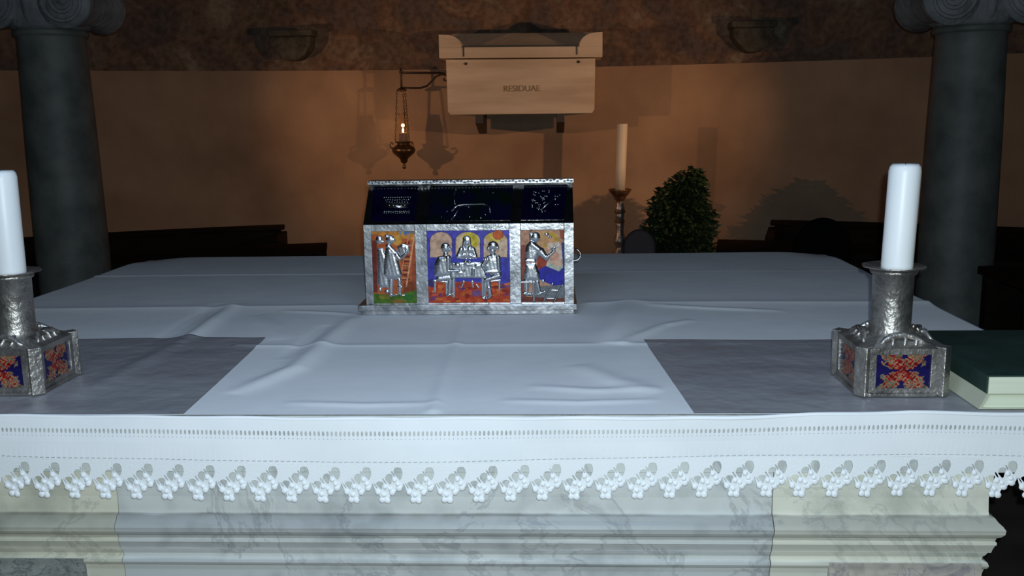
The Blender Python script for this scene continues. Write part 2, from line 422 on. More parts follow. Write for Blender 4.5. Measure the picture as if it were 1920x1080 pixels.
cu = bpy.data.curves.new('txt', 'FONT'); cu.body = 'RESIDUAE'; cu.size = 0.058; cu.extrude = 0.0015; cu.align_x = 'CENTER'
to = bpy.data.objects.new('txt', cu); COL.objects.link(to)
to.matrix_world = Matrix.Translation((-0.20, 6.5985, 1.692)) @ Matrix.Rotation(PI / 2, 4, 'X') @ Matrix.Diagonal((1, 1, 1, 1))
bpy.context.view_layer.update()
me = bpy.data.meshes.new_from_object(to.evaluated_get(bpy.context.evaluated_depsgraph_get())); me.transform(to.matrix_world)
bpy.data.objects.remove(to); me.materials.clear()
new('inscription', me, M_letters, t)
for x in (-0.50, 0.068):
    b = B(); prism(b, [(6.62, 1.538), (6.995, 1.538), (6.995, 1.40), (6.93, 1.40), (6.62, 1.475)], x - 0.028, x + 0.028, 'x'); new('bracket', b, M_iron, t, bevel=0.003)

# ------------------------------------------------------------------ sanctuary lamp and its bracket
LX, LY = -1.060, 6.75
t = thing('lamp_bracket', 'dark wrought iron wall bracket beside the stone sarcophagus', 'bracket', (LX, LY, 1.735))
b = B(); tube(b, [(LX, LY, 1.735), (LX, LY, 1.80), (LX, LY, 1.845), (LX, LY, 1.868)], [0.007, 0.007, 0.010, 0.003], 8); ball(b, (LX, LY, 1.845), 0.014); new('upright', b, M_iron, t, True)
b = B(); tube(b, [(LX, LY, 1.838), (-0.9, 6.82, 1.838), (-0.80, 6.88, 1.838), (-0.778, 6.975, 1.838)], 0.008, 8); new('bar', b, M_iron, t, True)
b = B()
cur = [(LX, 1.735), (-1.0, 1.732), (-0.93, 1.732), (-0.885, 1.745), (-0.85, 1.78), (-0.82, 1.812), (-0.78, 1.828), (-0.745, 1.818), (-0.735, 1.795), (-0.75, 1.78), (-0.768, 1.788), (-0.765, 1.80)]
tube(b, [(x, LY + (x - LX) * 0.34, z) for x, z in cur], 0.007, 8); new('scroll_brace', b, M_iron, t, True)

t = thing('sanctuary_lamp', 'lit hanging sanctuary lamp with dark brass bowl on chains', 'lamp', (LX, LY, 1.72))
b = B(); lathe(b, [(0.004, 1.742), (0.012, 1.735), (0.032, 1.722), (0.038, 1.715), (0.03, 1.71), (0.0, 1.706)], LX, LY, 24); new('hanging_disc', b, M_brass, t, True)
rim = 0.058
for a in (200, 325, 80):
    an = math.radians(a); b = B()
    P0 = Vector((LX + 0.034 * math.cos(an), LY + 0.034 * math.sin(an), 1.712)); P1 = Vector((LX + rim * math.cos(an), LY + rim * math.sin(an), 1.352))
    nl = 17; d = (P1 - P0); dn = d.normalized(); side = dn.cross(Vector((0, 1, 0))).normalized(); oth = dn.cross(side)
    for k in range(nl):
        c = P0 + d * ((k + 0.5) / nl); w = side if k % 2 else oth
        L_ = d.length / nl * 0.68
        tube(b, [c + dn * L_ * math.cos(q) + w * 0.0062 * math.sin(q) for q in [j * PI / 4 for j in range(8)]], 0.0018, 5, closed=True)
    new('chain', b, M_brass, t, True)
bw = B(); lathe(bw, [(0.0, 1.158), (0.010, 1.163), (0.014, 1.178), (0.009, 1.190), (0.006, 1.198), (0.022, 1.208), (0.027, 1.222), (0.03, 1.234), (0.052, 1.252), (0.075, 1.272), (0.084, 1.290), (0.082, 1.308), (0.062, 1.325), (0.046, 1.334), (0.044, 1.342), (0.058, 1.352), (0.060, 1.357), (0.05, 1.357), (0.03, 1.345), (0, 1.345)], LX, LY, 40)
bowl = new('bowl', bw, M_brass, t, True)
for a in (200, 325, 80):
    an = math.radians(a); b = B(); c_, s_ = math.cos(an), math.sin(an)
    tube(b, [(LX + r * c_, LY + r * s_, z) for r, z in ((0.075, 1.305), (0.092, 1.315), (0.098, 1.335), (0.088, 1.352), (0.076, 1.345), (0.080, 1.335))], 0.005, 6); new('handle', b, M_brass, bowl, True)
b = B(); lathe(b, [(0.037, 1.348), (0.039, 1.38), (0.039, 1.46), (0.034, 1.50), (0.027, 1.53), (0.027, 1.556), (0.0255, 1.556), (0.0255, 1.53), (0.0325, 1.50), (0.0375, 1.46), (0.0375, 1.38), (0.0355, 1.348)], LX, LY, 32); new('glass_chimney', b, M_glass, t, True)
b = B(); lathe(b, [(0.029, 1.345), (0.030, 1.405), (0.031, 1.416), (0.026, 1.418), (0.0, 1.408)], LX, LY, 28); wx = new('candle_stub', b, M_glow_wax, t, True)
b = B(); lathe(b, [(0.0, 1.420), (0.006, 1.425), (0.008, 1.433), (0.005, 1.444), (0.0, 1.454)], LX, LY, 16); new('flame', b, M_flame, t, True)
lamp('flame_light', 'POINT', (LX, LY - 0.0, 1.470), 0.14, (1.0, 0.55, 0.25), shadow_soft_size=0.012)

# ------------------------------------------------------------------ tall candlestick behind the altar
QX, QY = 0.478, 6.55
t = thing('tall_candlestick', 'carved dark and silvered candlestick standing behind the reliquary, beside the leafy plant', 'candlestick', (QX, QY, 0))
b = B(); lathe(b, [(0, 1.009), (0.03331, 1), (0.06106, 1.005), (0.07771, 1.014), (0.07993, 1.007), (0.06439, 0.9816), (0.04663, 0.9627), (0.03775, 0.9427), (0.01998, 0.9261), (0, 0.9261)], QX, QY, 12); new('drip_pan', b, M_gilt, t, bevel=0.002)
b = B(); lathe(b, [(0.01776, 0.9316), (0.02886, 0.915), (0.02886, 0.8928), (0.03331, 0.8817), (0.03331, 0.8594), (0.02442, 0.8517), (0.03108, 0.8317), (0.02886, 0.8006), (0.02442, 0.7962)], QX, QY, 16); new('upper_knop', b, M_silvered, t, True)
b = B(); lathe(b, [(0.02442, 0.8706), (0.03775, 0.865), (0.03775, 0.8483), (0.02442, 0.8428)], QX, QY, 16); new('collar', b, M_gilt, t, True); b = B(); lathe(b, [(0.0222, 0.8006), (0.03442, 0.7962), (0.03442, 0.7817), (0.0222, 0.7762)], QX, QY, 16); new('collar', b, M_gilt, t, True)
b = B(); lathe(b, [(0.02886, 0.7828), (0.02664, 0.754), (0.02442, 0.7207), (0.02886, 0.6874), (0.03775, 0.6707), (0.04219, 0.6485), (0.03775, 0.6263), (0.02442, 0.6097), (0.02664, 0.5875), (0.04996, 0.5653), (0.05551, 0.5208), (0.0222, 0.4542), (0.0222, 0.36), (0.03886, 0.33), (0.03886, 0.28), (0.0222, 0.25), (0.0222, 0.12)], QX, QY, 14, wob=lambda k, z: 1 + 0.10 * math.cos(k * PI)); new('stem', b, M_silvered, t, True)
b = B(); prism(b, [(QX - 0.13, QY - 0.1), (QX + 0.13, QY - 0.1), (QX + 0.06, QY + 0.12), (QX - 0.06, QY + 0.12)], 0, 0.05, 'z'); lathe(b, [(0.111, 0.05), (0.05551, 0.1), (0.02442, 0.14)], QX, QY, 14); new('foot', b, M_gilt, t, bevel=0.01)
t = thing('pillar_candle', 'tall cream candle on the carved candlestick beside the plant', 'candle', (QX, QY, 1.005))
b = B(); lathe(b, [(0.03497, 1.004), (0.03608, 1.165), (0.03608, 1.456), (0.03219, 1.462), (0.01332, 1.453), (0, 1.451)], QX, QY, 32)
for v in b.verts: v.co.x += (v.co.z - 1.0) * 0.03
new('wax', b, M_wax_w, t, True)
b = B(); tube(b, [(QX + 0.013, QY, 1.449), (QX + 0.014, QY, 1.462), (QX + 0.016, QY, 1.469)], 0.0015, 5); new('wick', b, M_wick, t)

# ------------------------------------------------------------------ leafy plant
random.seed(4)
PX, PY = 0.86, 6.35
KP = 6.35 / 5.2
t = thing('potted_plant', 'dark green leafy potted shrub behind the altar, right of the tall candlestick', 'plant', (PX, PY, 0))
b = B(); lathe(b, [(0.0, 0.0), (0.13, 0.0), (0.17, 0.24), (0.185, 0.25), (0.185, 0.29), (0.165, 0.29), (0.155, 0.26), (0, 0.25)], PX, PY, 32); new('pot', b, M_pot, t, True)
stem = B()
for k in range(9):
    a = k * 2.4; tube(stem, [(PX + 0.03 * math.cos(a), PY + 0.03 * math.sin(a), 0.25), (PX + 0.07 * math.cos(a), PY + 0.07 * math.sin(a), 0.6), (PX + 0.09 * math.cos(a) + 0.03, PY + 0.08 * math.sin(a), 0.98)], [0.008, 0.006, 0.003], 6)
new('stem', stem, M_bark, t, True)


def prof_plant(z):
    pts = [(0.34, 0.10), (0.45, 0.19), (0.62, 0.215), (0.75, 0.215), (0.85, 0.205), (0.95, 0.19), (1.02, 0.165), (1.10, 0.14), (1.16, 0.105), (1.20, 0.075), (1.235, 0.03)]
    return float(np.interp(z, [p[0] for p in pts], [p[1] for p in pts]))


def cx_plant(z): return float(np.interp(z, [0.35, 0.85, 1.05, 1.15, 1.235], [0.70, 0.70, 0.71, 0.745, 0.765]))


lf = B()
for i in range(6500):
    z = random.triangular(0.52, 1.235, 0.90); a = random.uniform(0, 2 * PI)
    q = random.random() ** 0.5
    r = prof_plant(z) * q * random.uniform(0.86, 1.10) * (1 + 0.10 * math.sin(3 * a + z * 22))
    c = Vector((PX + (cx_plant(z) - 0.70 + r * math.cos(a)) * KP, PY + r * math.sin(a) * 0.95 * KP, 1.52 + (z - 1.52) * KP))
    L_ = random.uniform(0.032, 0.054); w = L_ * random.uniform(0.5, 0.7)
    d = Vector((math.cos(a), math.sin(a), random.uniform(-0.9, 0.7))).normalized()
    e = Matrix.Rotation(random.uniform(-0.9, 0.9), 3, d) @ d.cross(Vector((0, 0, 1))).normalized()
    n_ = d.cross(e)
    P = [c - d * L_ * .5, c - d * L_ * .15 + e * w * .5 + n_ * .003, c + d * L_ * .25 + e * w * .35 + n_ * .003, c + d * L_ * .6 - n_ * .004, c + d * L_ * .25 - e * w * .35 + n_ * .003, c - d * L_ * .15 - e * w * .5 + n_ * .003]
    vv = [lf.verts.new(p) for p in P]; mid = lf.verts.new(c - n_ * 0.002)
    for k in range(6): lf.faces.new((vv[k], vv[(k + 1) % 6], mid))
o = new('foliage', lf, M_leaf, t)

# ------------------------------------------------------------------ choir stalls along the apse wall
def arcpts(a0, a1, R, n=14):
    return [(CX + R * math.sin(a0 + (a1 - a0) * k / n), R * math.cos(a0 + (a1 - a0) * k / n)) for k in range(n + 1)]


def arcbox(bm, a0, a1, R1, R2, z0, z1):
    o_ = arcpts(a0, a1, R2); i_ = arcpts(a1, a0, R1)
    prism(bm, o_ + i_, z0, z1, 'z')


for s, a_in, zt, lab in ((-1, 0.252, 0.80, 'curved near-black wooden choir stall against the wall, left of the altar'), (1, 0.268, 0.80, 'curved near-black wooden choir stall against the wall, right of the altar')):
    t = thing('choir_stall', lab, 'bench', (CX + s * 2.2, 6.0, 0), 'choir stalls along the apse wall')
    A0, A1 = s * a_in, s * 0.62
    b = B(); arcbox(b, A0, A1, 6.36, 6.42, 0.0, zt); new('back_panel', b, M_wood, t)
    b = B(); arcbox(b, A0 - s * 0.004, A1, 6.33, 6.44, zt, zt + 0.025); new('top_rail', b, M_wood, t, bevel=0.004)
    b = B(); arcbox(b, A0, A1, 5.92, 6.36, 0.40, 0.44); new('seat', b, M_wood, t, bevel=0.004)
    b = B(); arcbox(b, A0 - s * 0.006, A0 + s * 0.002, 5.90, 6.42, 0.0, zt - 0.02); new('end_panel', b, M_wood, t)
    # lower kneeling desk in front, reaching further toward the middle
    b = B(); arcbox(b, s * (a_in - 0.052), A1, 5.45, 5.50, 0.0, 0.74); new('desk_panel', b, M_wood, t)
    b = B()
    o_ = arcpts(s * (a_in - 0.052), A1, 5.62); i_ = arcpts(A1, s * (a_in - 0.052), 5.38)
    prism(b, o_ + i_, 0.74, 0.765, 'z')
    for v in b.verts:
        if v.co.x ** 0 and math.hypot(v.co.x - CX, v.co.y) > 5.5: v.co.z += 0.03
    new('desk_top', b, M_wood, t, bevel=0.003)


def round_chair(cx, cy, w, ztop, label, M=M_black):
    t = thing('round_back_chair', label, 'chair', (cx, cy, 0), 'dark chairs behind the altar')
    b = B(); pts = [(cx - w, 0.50)] + [(cx + w * math.cos(PI - PI * k / 16), ztop - w * 1.15 + w * 1.15 * math.sin(PI * k / 16)) for k in range(17)] + [(cx + w, 0.50)]
    prism(b, pts, cy + 0.2, cy + 0.26); new('backrest', b, M, t, bevel=0.02)
    b = B(); box(b, cx - w, cx + w, cy - 0.22, cy + 0.24, 0.42, 0.5); new('seat', b, M, t, bevel=0.02)
    for i in (-1, 1):
        for j in (-1, 1):
            b = B(); tube(b, [(cx + i * (w - 0.03), cy + j * 0.19, 0.42), (cx + i * (w - 0.02), cy + j * 0.2, 0.0)], [0.02, 0.015], 8); new('leg', b, M_wood, t)


round_chair(1.45, 4.80, 0.155, 0.965, 'black round-backed chair in front of the right choir stall')
round_chair(0.44, 4.45, 0.080, 0.955, 'dark round-backed chair half hidden between candlestick and plant', mat('dark_plum_fabric', (0.060, 0.045, 0.050, 1), None, rough=0.9))

# low dark table right of the right column
t = thing('side_table', 'dark side table in the shade right of the right column', 'table', (2.25, 3.97, 0))
b = B(); box(b, 1.90, 2.60, 3.75, 4.20, 0.80, 0.835); new('tabletop', b, M_wood, t, bevel=0.004)
for x in (1.94, 2.56):
    for y in (3.79, 4.16):
        b = B(); box(b, x - 0.022, x + 0.022, y - 0.022, y + 0.022, 0, 0.80); new('leg', b, M_wood, t)
b = B(); box(b, 1.93, 2.57, 3.78, 4.17, 0.45, 0.47); new('shelf', b, M_wood, t)

# ------------------------------------------------------------------ altar
AX0, AX1, AY0, AY1 = -1.32, 0.78, 1.606, 3.50
t = thing('altar', 'veined white marble altar block with moulded cornice under the lace cloth', 'altar', (-0.27, 2.55, 0))
prof = [(0.885, 0.002), (0.866, 0.002), (0.836, -0.002), (0.812, -0.001), (0.8040, 0.0), (0.8025, 0.007), (0.796, 0.0115), (0.790, 0.018), (0.784, 0.022), (0.776, 0.021), (0.769, 0.016), (0.765, 0.011), (0.759, 0.0095), (0.757, 0.012), (0.752, 0.0118),
        (0.750, 0.010), (0.742, 0.0075), (0.735, 0.006), (0.733, 0.002), (0.728, 0.0), (0.722, -0.004), (0.717, -0.0045), (0.714, 0.003), (0.708, 0.005), (0.703, 0.003), (0.700, -0.001), (0.690, -0.003), (0.660, -0.004)]


def cornice(name, x0, x1, offl, offr, M):
    b = B(); rings = []
    for z, o_ in prof:
        X0 = x0 - (o_ if offl else 0); X1 = x1 + (o_ if offr else 0)
        rings.append([b.verts.new(p) for p in ((X0, AY0 - o_, z), (X1, AY0 - o_, z), (X1, AY1 + o_, z), (X0, AY1 + o_, z))])
    for a, c in zip(rings, rings[1:]):
        for k in range(4): b.faces.new((a[k], a[(k + 1) % 4], c[(k + 1) % 4], c[k]))
    b.faces.new(rings[0]); b.faces.new(rings[-1])
    return new(name, b, M, t)


cornice('cornice_block', AX0, -0.812, True, False, M_mar_l)['label'] = 'yellowed marble cornice block'
cornice('cornice_block', -0.8105, 0.394, False, False, M_mar_m)['label'] = 'white grey-veined marble cornice block'
cornice('cornice_block', 0.3958, AX1, False, True, M_mar_r)['label'] = 'greenish cream marble cornice block'
b = B(); box(b, AX0 + 0.02, AX1 - 0.004, AY0 + 0.014, AY1 - 0.02, 0.12, 0.661); new('body', b, M_mar_m, t)
b = B(); box(b, AX0 - 0.03, AX1 + 0.03, AY0 - 0.03, AY1 + 0.03, 0.0, 0.12); new('plinth', b, M_mar_m, t, bevel=0.01)
b = B(); box(b, AX0 + 0.05, -0.885, AY0 - 0.0055, AY0 + 0.02, 0.30, 0.7135); new('inlay_panel', b, M_mot_l, t, label='mottled grey marble panel')
b = B(); box(b, 0.50, AX1 - 0.008, AY0 - 0.0055, AY0 + 0.02, 0.30, 0.7135); new('inlay_panel', b, M_mot_r, t, label='mottled rose and grey marble panel')
b = B(); box(b, -1.55, 1.01, 1.606, 3.52, 0.8852, 0.992); new('mensa', b, M_mar_m, t)

# ------------------------------------------------------------------ altar cloth
CXL, CXR, CYF, CYB = -1.575, 1.035, 1.588, 3.545


def seg_d(X, Y, a, b_):
    a = np.array(a); b_ = np.array(b_); d = b_ - a; L2 = (d ** 2).sum()
    tt = np.clip(((X - a[0]) * d[0] + (Y - a[1]) * d[1]) / L2, 0, 1)
    return np.hypot(X - a[0] - tt * d[0], Y - a[1] - tt * d[1]), tt


def ridge(X, Y, pts, h, w, fade=True):
    out = np.zeros_like(X); n = len(pts) - 1
    for i in range(n):
        d, tt = seg_d(X, Y, pts[i], pts[i + 1])
        g = (i + tt) / n
        k = np.sin(np.clip(g, 0.0, 1) * PI) ** 0.5 if fade else 1.0
        out = np.maximum(out, abs(h) * k * np.exp(-(d / w) ** 2))
    return out * (1 if h > 0 else -1)


_r = np.random.RandomState(3)
_waves = [(_r.uniform(1.5, 7), _r.uniform(3, 12), _r.uniform(0, 6.28), _r.uniform(0.2, 0.7)) for _ in range(12)]


def cloth_h(X, Y):
    H = np.zeros_like(X)
    for a, b_, p, w in _waves: H += 0.00035 * w * np.sin(a * X + b_ * Y + p)
    wob = 0.006 * np.sin(2.3 * X + 1) + 0.004 * np.sin(5.1 * X)
    H += 0.0026 * np.exp(-((Y - 3.12 - wob) / 0.010) ** 2) * (0.35 + 0.65 * (X < -0.45))
    # the ironed squares: shallow pillows meeting in sharp creases
    H += 0.0060 * np.exp(-np.abs(Y - 2.565 - wob - 0.02 * (X < -0.2) * (X + 0.2)) / 0.035)
    H += 0.0042 * np.exp(-np.abs(Y - 2.097 - 0.5 * wob) / 0.012) * (0.25 + 0.75 * (np.abs(X + 0.24) < 0.5))
    H += ridge(X, Y, [(-0.885, 2.12), (-0.884, 2.25), (-0.895, 2.40), (-0.905, 2.60)], 0.011, 0.022)
    H += ridge(X, Y, [(-0.945, 2.10), (-0.96, 2.35), (-0.965, 2.62)], -0.004, 0.02)
    H += ridge(X, Y, [(-0.905, 1.75), (-0.90, 1.95), (-0.885, 2.15)], 0.005, 0.025)
    H += ridge(X, Y, [(-0.80, 2.45), (-0.72, 2.30), (-0.66, 2.16)], 0.004, 0.03)
    H += ridge(X, Y, [(-0.62, 1.72), (-0.545, 1.90), (-0.536, 2.12), (-0.53, 2.42)], 0.010, 0.024)
    H += ridge(X, Y, [(-0.60, 1.98), (-0.585, 2.15), (-0.58, 2.32)], -0.004, 0.018)
    H += ridge(X, Y, [(-0.215, 1.60), (-0.22, 1.95), (-0.232, 2.44)], 0.0045, 0.014, False)
    H += ridge(X, Y, [(0.13, 2.10), (0.17, 2.30), (0.225, 2.62)], 0.014, 0.042)
    H += ridge(X, Y, [(0.155, 2.09), (0.20, 2.17), (0.275, 2.29), (0.36, 2.36)], 0.005, 0.014)
    H += ridge(X, Y, [(0.26, 2.55), (0.42, 2.50), (0.62, 2.46)], 0.004, 0.014)
    H += ridge(X, Y, [(0.05, 1.92), (0.12, 1.80), (0.20, 1.72)], 0.005, 0.03)
    H += ridge(X, Y, [(-0.05, 1.76), (0.08, 1.73), (0.21, 1.74)], 0.0035, 0.016)
    H += ridge(X, Y, [(-0.1, 1.67), (0.05, 1.655), (0.2, 1.67)], 0.003, 0.012)
    H += ridge(X, Y, [(-0.5, 1.66), (-0.35, 1.645), (-0.2, 1.655)], 0.003, 0.012)
    H += ridge(X, Y, [(-0.75, 2.50), (-0.6, 2.47), (-0.5, 2.44)], 0.003, 0.012)
    # keep flat under the reliquary, the candle holders and the books
    for (x0, x1, y0, y1) in ((-0.53, 0.075, 2.42, 2.72), (0.55, 0.73, 1.66, 1.84), (-1.17, -0.98, 1.67, 1.87), (0.74, 1.03, 1.59, 1.97)):
        dx = np.maximum(np.maximum(x0 - X, X - x1), 0); dy = np.maximum(np.maximum(y0 - Y, Y - y1), 0)
        H *= np.clip(np.hypot(dx, dy) / 0.03, 0, 1) ** 0.7
    H *= np.clip((Y - CYF) / 0.02, 0, 1)
    return np.clip(H, -0.002, 1)


st = 0.007
drop = 0.16
sx = np.concatenate([np.arange(CXL - drop, CXL, 0.016), np.arange(CXL, CXR, st), np.arange(CXR, CXR + drop, 0.016)])
sy = np.concatenate([np.arange(CYF, CYB, 0.006), np.arange(CYB, CYB + drop, 0.016)])
SX, SY = np.meshgrid(sx, sy)
X = np.clip(SX, CXL, CXR); Y = np.clip(SY, CYF, CYB)
dx = np.abs(SX - X); dy = SY - Y
Z = 1.0 + cloth_h(X, Y)
fold = 0.012 * np.sin(SY * 9) * np.clip(dx / 0.1, 0, 1)
X2 = X + np.sign(SX - X) * (np.minimum(dx, 0.008) * 0.6 + fold * 0.5 + 0.006 * np.clip(dx / 0.05, 0, 1))
foldb = 0.012 * np.sin(SX * 8) * np.clip(dy / 0.1, 0, 1)
Y2 = Y + np.minimum(dy, 0.008) * 0.6 + foldb * 0.5 + 0.006 * np.clip(dy / 0.05, 0, 1)
Z = Z - np.maximum(np.maximum(dx - 0.004, 0), np.maximum(dy - 0.004, 0))
# far corners dip as in a soft cloth
Z -= 0.012 * np.exp(-((X - CXL) ** 2 + (Y - CYB) ** 2) / 0.01) + 0.012 * np.exp(-((X - CXR) ** 2 + (Y - CYB) ** 2) / 0.01)
me, _ = grid_mesh('cloth_top', X2, Y2, Z)
cloth = new('altar_cloth', me, M_cloth, None, True)
tag(cloth, 'white linen altar cloth with lace edge covering the altar', 'altar cloth')


def fill2d(polys, ext=0.0006):
    cu = bpy.data.curves.new('c', 'CURVE'); cu.dimensions = '2D'; cu.fill_mode = 'BOTH'; cu.extrude = ext
    for P in polys:
        s = cu.splines.new('POLY'); s.points.add(len(P) - 1); s.use_cyclic_u = True
        for i, p in enumerate(P): s.points[i].co = (p[0], p[1], 0, 1)
    o = bpy.data.objects.new('c', cu); COL.objects.link(o); bpy.context.view_layer.update()
    me = bpy.data.meshes.new_from_object(o.evaluated_get(bpy.context.evaluated_depsgraph_get()))
    V = np.array([v.co[:] for v in me.vertices]); Fc = [list(p.vertices) for p in me.polygons]
    bpy.data.objects.remove(o); bpy.data.meshes.remove(me)
    return V, Fc


def ell(cx, cy, rx, ry, n=14, rot=0):
    return [(cx + rx * math.cos(q) * math.cos(rot) - ry * math.sin(q) * math.sin(rot), cy + rx * math.cos(q) * math.sin(rot) + ry * math.sin(q) * math.cos(rot)) for q in [2 * PI * k / n for k in range(n)]]


def hang_dy(x): return 0.004 * np.sin(3.1 * x + 0.6) + 0.0025 * np.sin(9.3 * x) + 0.0016 * np.sin(17 * x + 2)


def hang_dz(x):
    return np.interp(x, [-1.6, -1.03, -0.72, -0.39, -0.07, 0.17, 0.45, 0.62, 0.82, 1.1], [0.0, 0.0, -0.006, -0.014, -0.010, -0.006, 0.0, 0.002, -0.002, -0.002])


def top_dz(x):
    return np.interp(x, [-1.6, -1.03, -0.72, -0.39, -0.07, 0.17, 0.30, 0.45, 0.62, 0.82, 1.1], [0.0, 0.0, -0.003, -0.007, -0.006, -0.006, -0.006, 0.0, 0.004, 0.0, 0])


def tile_strip(name, V, Fc, period, x0, x1, parent, M, zmap):
    n = int(round((x1 - x0) / period)); VV = []; FF = []
    for k in range(n):
        o_ = len(VV) and sum(len(q) for q in VV)
        W_ = V.copy(); W_[:, 0] += x0 + k * period
        VV.append(W_); FF += [[i + o_ for i in f] for f in Fc]
    VV = np.concatenate(VV)
    x, v, d = VV[:, 0], VV[:, 1], VV[:, 2]
    P = np.stack([x, CYF - 0.004 + hang_dy(x) * np.clip((1 - v) / 0.06, 0, 1) + d, v + zmap(x, v)], -1)
    me = bpy.data.meshes.new(name); me.from_pydata(P.tolist(), [], FF); me.update()
    return new(name, me, M, parent)


def zm(x, v):
    k = np.clip((1.0 - v) / 0.07, 0, 1)
    return top_dz(x) * (1 - k) + hang_dz(x) * k


# rolled front hem
xs = np.arange(CXL, CXR + 0.001, 0.01)
hm = B(); tube(hm, [(x, CYF - 0.001, 0.9985 + float(top_dz(x)) * 1.0 + 0.0008 * math.sin(x * 31)) for x in xs], 0.0042, 8)
new('front_hem', hm, M_cloth, cloth, True)
# openwork row (drawn threads)
p = 0.00783
V, Fc = fill2d([[(0, 1.0), (p, 1.0), (p, 0.955), (0, 0.955)], ell(p / 2, 0.9745, 0.0021, 0.0045, 10), ell(p / 2, 0.9655, 0.0009, 0.0011, 6)])
tile_strip('openwork_band', V, Fc, p, CXL, CXR, cloth, M_cloth, zm)
# stitched line
p = 0.0105
V, Fc = fill2d([[(0, 0.955), (p, 0.955), (p, 0.9215), (0, 0.9215)], [(0.0015, 0.9246), (0.0085, 0.9252), (0.0085, 0.9264), (0.0015, 0.9258)]])
tile_strip('stitched_band', V, Fc, p, CXL, CXR, cloth, M_cloth, zm)
# lace: one scallop, repeated
P_ = 0.0570; sc = P_ / 368.0


def L(u, v): return (u * sc, 0.9215 - (v - 116) * sc * 1.03)


out = [L(-38, 116), L(330, 116), L(330, 335), L(322, 372), L(305, 405), L(285, 395), L(262, 410), L(236, 432), L(206, 470), L(190, 452), L(160, 500), L(150, 540), L(118, 555), L(80, 545), L(52, 500), L(28, 470), L(-2, 470), L(-6, 430), L(-22, 380), L(-38, 335)]
out = [out[0]] + out[1:]
holes = [[L(*q) for q in ((232, 158), (268, 150), (303, 158), (318, 190), (322, 232), (306, 280), (292, 305), (272, 286), (240, 250), (220, 222), (218, 188))],
         [L(*q) for q in ((186, 200), (200, 198), (222, 232), (232, 262), (222, 262), (200, 235))],
         [L(*q) for q in ((115, 272), (132, 240), (165, 226), (196, 236), (206, 258), (192, 300), (186, 340), (170, 356), (146, 330), (122, 304))],
         [L(*q) for q in ((78, 284), (92, 282), (116, 316), (130, 345), (118, 348), (92, 318))],
         [L(*q) for q in ((2, 345), (20, 326), (50, 318), (84, 328), (94, 345), (78, 376), (66, 420), (46, 398), (22, 372))],
         [L(*q) for q in ((-24, 342), (-12, 346), (12, 378), (22, 402), (10, 398), (-12, 366))]]
V, Fc = fill2d([out] + holes)
lace = tile_strip('lace_trim', V, Fc, P_, -1.575, 1.047, cloth, M_lace, zm)
# crochet knots on the flowers
kn = B()
for (u, v, r) in ((225, 300, 30), (275, 400, 40), (262, 352, 28), (192, 452, 38), (168, 408, 26), (112, 385, 30), (24, 448, 36), (70, 540, 40), (134, 548, 40), (92, 480, 30)):
    x, z = L(u, v); ball(kn, (x, z, 0), r * sc, r * sc, 0.0032, 10, 6)
for v in kn.verts: v.co.z -= 0.0008
kV = np.array([v.co[:] for v in kn.verts]); kn.verts.ensure_lookup_table(); kn.verts.index_update()
kF = [[v.index for v in f.verts] for f in kn.faces]; kn.free()
k_ = tile_strip('crochet_flowers', kV, kF, P_, -1.575, 1.047, lace, M_lace, zm)
for p_ in k_.data.polygons: p_.use_smooth = True


# ------------------------------------------------------------------ grey satin mats on the cloth
def grey_mat(corners, label):
    (xl0, xr0, y0), (xl1, xr1, y1) = corners      # front, back
    nx = int((xr0 - xl0) / 0.007); ny = int((y1 - y0) / 0.006)
    s_, q_ = np.meshgrid(np.linspace(0, 1, nx), np.linspace(0, 1, ny))
    YY = y0 + (y1 - y0) * q_ + 0.006 * np.sin(s_ * 9 + 1) * q_
    XX = (xl0 + (xr0 - xl0) * s_) * (1 - q_) + (xl1 + (xr1 - xl1) * s_) * q_
    H = cloth_h(XX, YY) + 0.0018
    X3 = np.concatenate([XX, XX[::-1]]); Y3 = np.concatenate([YY, YY[::-1]]); Z3 = np.concatenate([1 + H, (1 + H - 0.0011)[::-1]])
    me, _ = grid_mesh('m', X3, Y3, Z3)
    o = new('satin_mat', me, M_mat, None, True)
    return tag(o, label, 'mat', 'grey satin mats on the altar cloth')


grey_mat([(-1.50, -0.667, CYF + 0.004), (-1.50, -0.695, 2.180)], 'grey satin mat on the altar cloth under the left candle holder')
grey_mat([(0.249, 1.00, CYF + 0.004), (0.214, 1.00, 2.135)], 'grey satin mat on the altar cloth under the right candle holder')


# ------------------------------------------------------------------ reliquary
RX0, RX1, RYF, RYB, RZ0, RZ1, RIDGE = -0.500, 0.0585, 2.448, 2.69, 1.0285, 1.244, 1.347
RYM = (RYF + RYB) / 2
t = thing('reliquary_casket', 'house-shaped silver reliquary casket with enamel scenes on the white cloth', 'reliquary', ((RX0 + RX1) / 2, RYM, 1.0))


def KX(px, py): u, v = px - 880, py - 500; return -0.2197 + 0.00142 * u - 3.319e-5 * v + 1.497e-7 * u * v
def KZ(px, py): u, v = px - 880, py - 500; return 1.13 - 1.161e-5 * u - 0.001432 * v + 3.275e-8 * u * v


